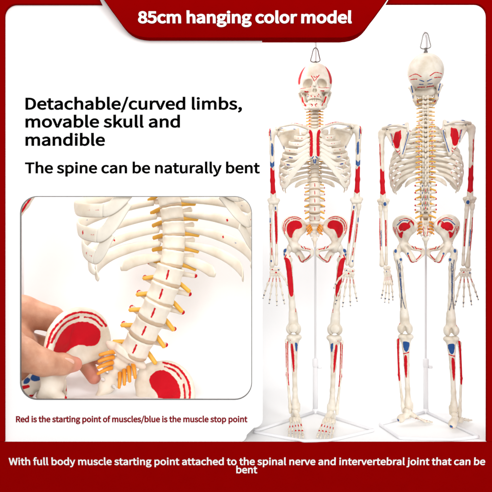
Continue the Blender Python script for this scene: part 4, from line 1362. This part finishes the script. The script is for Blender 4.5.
# hanging stand pole and arm bone at the left edge of the niche
V, F = join(lathe([(2.4, 0), (2.4, 40)], 18), lathe([(1.7, 40), (1.7, 130)], 18))
st = bpy.data.objects.new('stand_pole', mesh('stand_pole', V, F, M_WHITEMETAL, scale=S)); link(st)
b_ = nw(22.6, 400, 60); st.location = (b_.x, b_.y, NZ0); st.scale = (1.0, 1.0, (nw(21, 196, 60).z - NZ0) / (118 * S))
tag(st, 'grey stand pole at the left edge inside the rounded window', 'pole')
ar = bpy.data.objects.new('forearm_bone', MESH['humerus/m']); link(ar)
ar.matrix_basis = Matrix.Translation(nw(42, 172, 30)) @ RY(33) @ RZ(180) @ Matrix.Scale(2.0, 4)
tag(ar, 'slanted arm bone with red stripe in the upper left corner of the rounded window', 'bone')

# ------------------------------------------------------------------ the hand holding the pelvis
def build_hand():
    f = Field((-20, -100, 0), (108, 62, 150), 1.15)     # x = picture px, z = 430 - picture py, units of the niche plane
    def p(px, py, y): return (px, y, 430 - py)
    # palm and wrist, out of sight to the left
    f.ell(p(-2, 352, -4), (26, 30, 38), 8)
    f.cone(p(2, 352, 4), p(-19, 372, 6), 34, 32, 10)
    # thumb
    f.chain([p(2, 336, -40), p(28, 335, -64), p(48, 341, -75)], [21, 16.5, 14.6], 8)
    f.chain([p(48, 341, -75), p(66, 350, -69), p(78, 354.5, -52), p(85, 357, -38)], [14.6, 11.6, 9.6, 6.8], 4)
    f.ell(p(50, 339, -79), (10, 8, 9), 6)
    # index finger: knuckle up front, then behind the wing, tip peeping out
    f.chain([p(4, 322, 10), p(16, 313, 14), p(44, 322, 26)], [20, 16, 13], 6)
    f.chain([p(44, 322, 26), p(78, 352, 34), p(94, 361, 24), p(100, 363, 14)], [12.4, 9.8, 7.8, 6.6], 3)
    # middle, ring and little finger
    f.chain([p(0, 345, 20), p(44, 356, 36), p(76, 367, 32), p(90, 381, 18)], [16, 11.5, 9, 6.8], 2.5)
    f.chain([p(-2, 366, 14), p(34, 380, 26), p(52, 396, 12), p(58, 408, 0)], [15, 11, 9, 7], 2.5)
    f.chain([p(-4, 384, 6), p(20, 398, 12), p(34, 409, -2)], [13, 9.5, 7.4], 2.5)
    # creases at the thumb joint
    for k in range(4):
        x = 44 + 3.4 * k + (.8 if k == 2 else 0)
        f.chain2([p(x + 3.2, 330.5 + .4 * k, -89.2), p(x + .6, 336, -93.2), p(x - .6, 341, -93.2), p(x - 2.0, 347 - .5 * k, -90)], .75)
    f.rough(.25, .22, 9)
    V, F = f.nets()
    X, Y, Z = V.T
    tips = [(85, -40, 430 - 357), (95, 17, 430 - 355), (90, 18, 430 - 381), (58, 0, 430 - 408)]
    pad = mn(*[np.linalg.norm(V - np.array(t), axis=1) - 11 for t in tips])
    V2 = np.empty_like(V)
    yy = Y0 + Y * S
    kk = (D + Y0 + 0 * yy) / D
    V2[:, 0] = (X - 246) * S * kk; V2[:, 1] = yy; V2[:, 2] = ZC + (246 - (430 - Z)) * S * kk
    return V2, F, pad
def hand_point(px, py, y):
    return Vector(((px - 246) * S * KN, Y0 + y * S, ZC + (246 - py) * S * KN))
V, F, pad = build_hand()
orig = hand_point(0, 352, 0)
hd = bpy.data.objects.new('hand', mesh('hand', V - np.array(orig), F, M_SKIN, dict(red=pad), scale=1)); link(hd)
hd.location = orig
tag(hd, 'bare hand pinching the enlarged pelvis between thumb and fingers inside the window', 'hand')
# thumb nail
f = Field((-8, -4, -6), (8, 4, 6), .4)
f.ell((0, 0, 0), (7.6, 2.0, 5.2), .1)
f.ell((0, 3.2, 0), (11, 3.2, 11), .6, True)
nV, nF = f.nets()
nl = bpy.data.objects.new('thumb_nail', mesh('thumb_nail', nV, nF, M_NAIL, scale=S * KN)); link(nl, hd)
nl.matrix_basis = Matrix.Translation(hand_point(82, 351.5, -56.5) - orig) @ RY(28) @ RX(28) @ RZ(28)
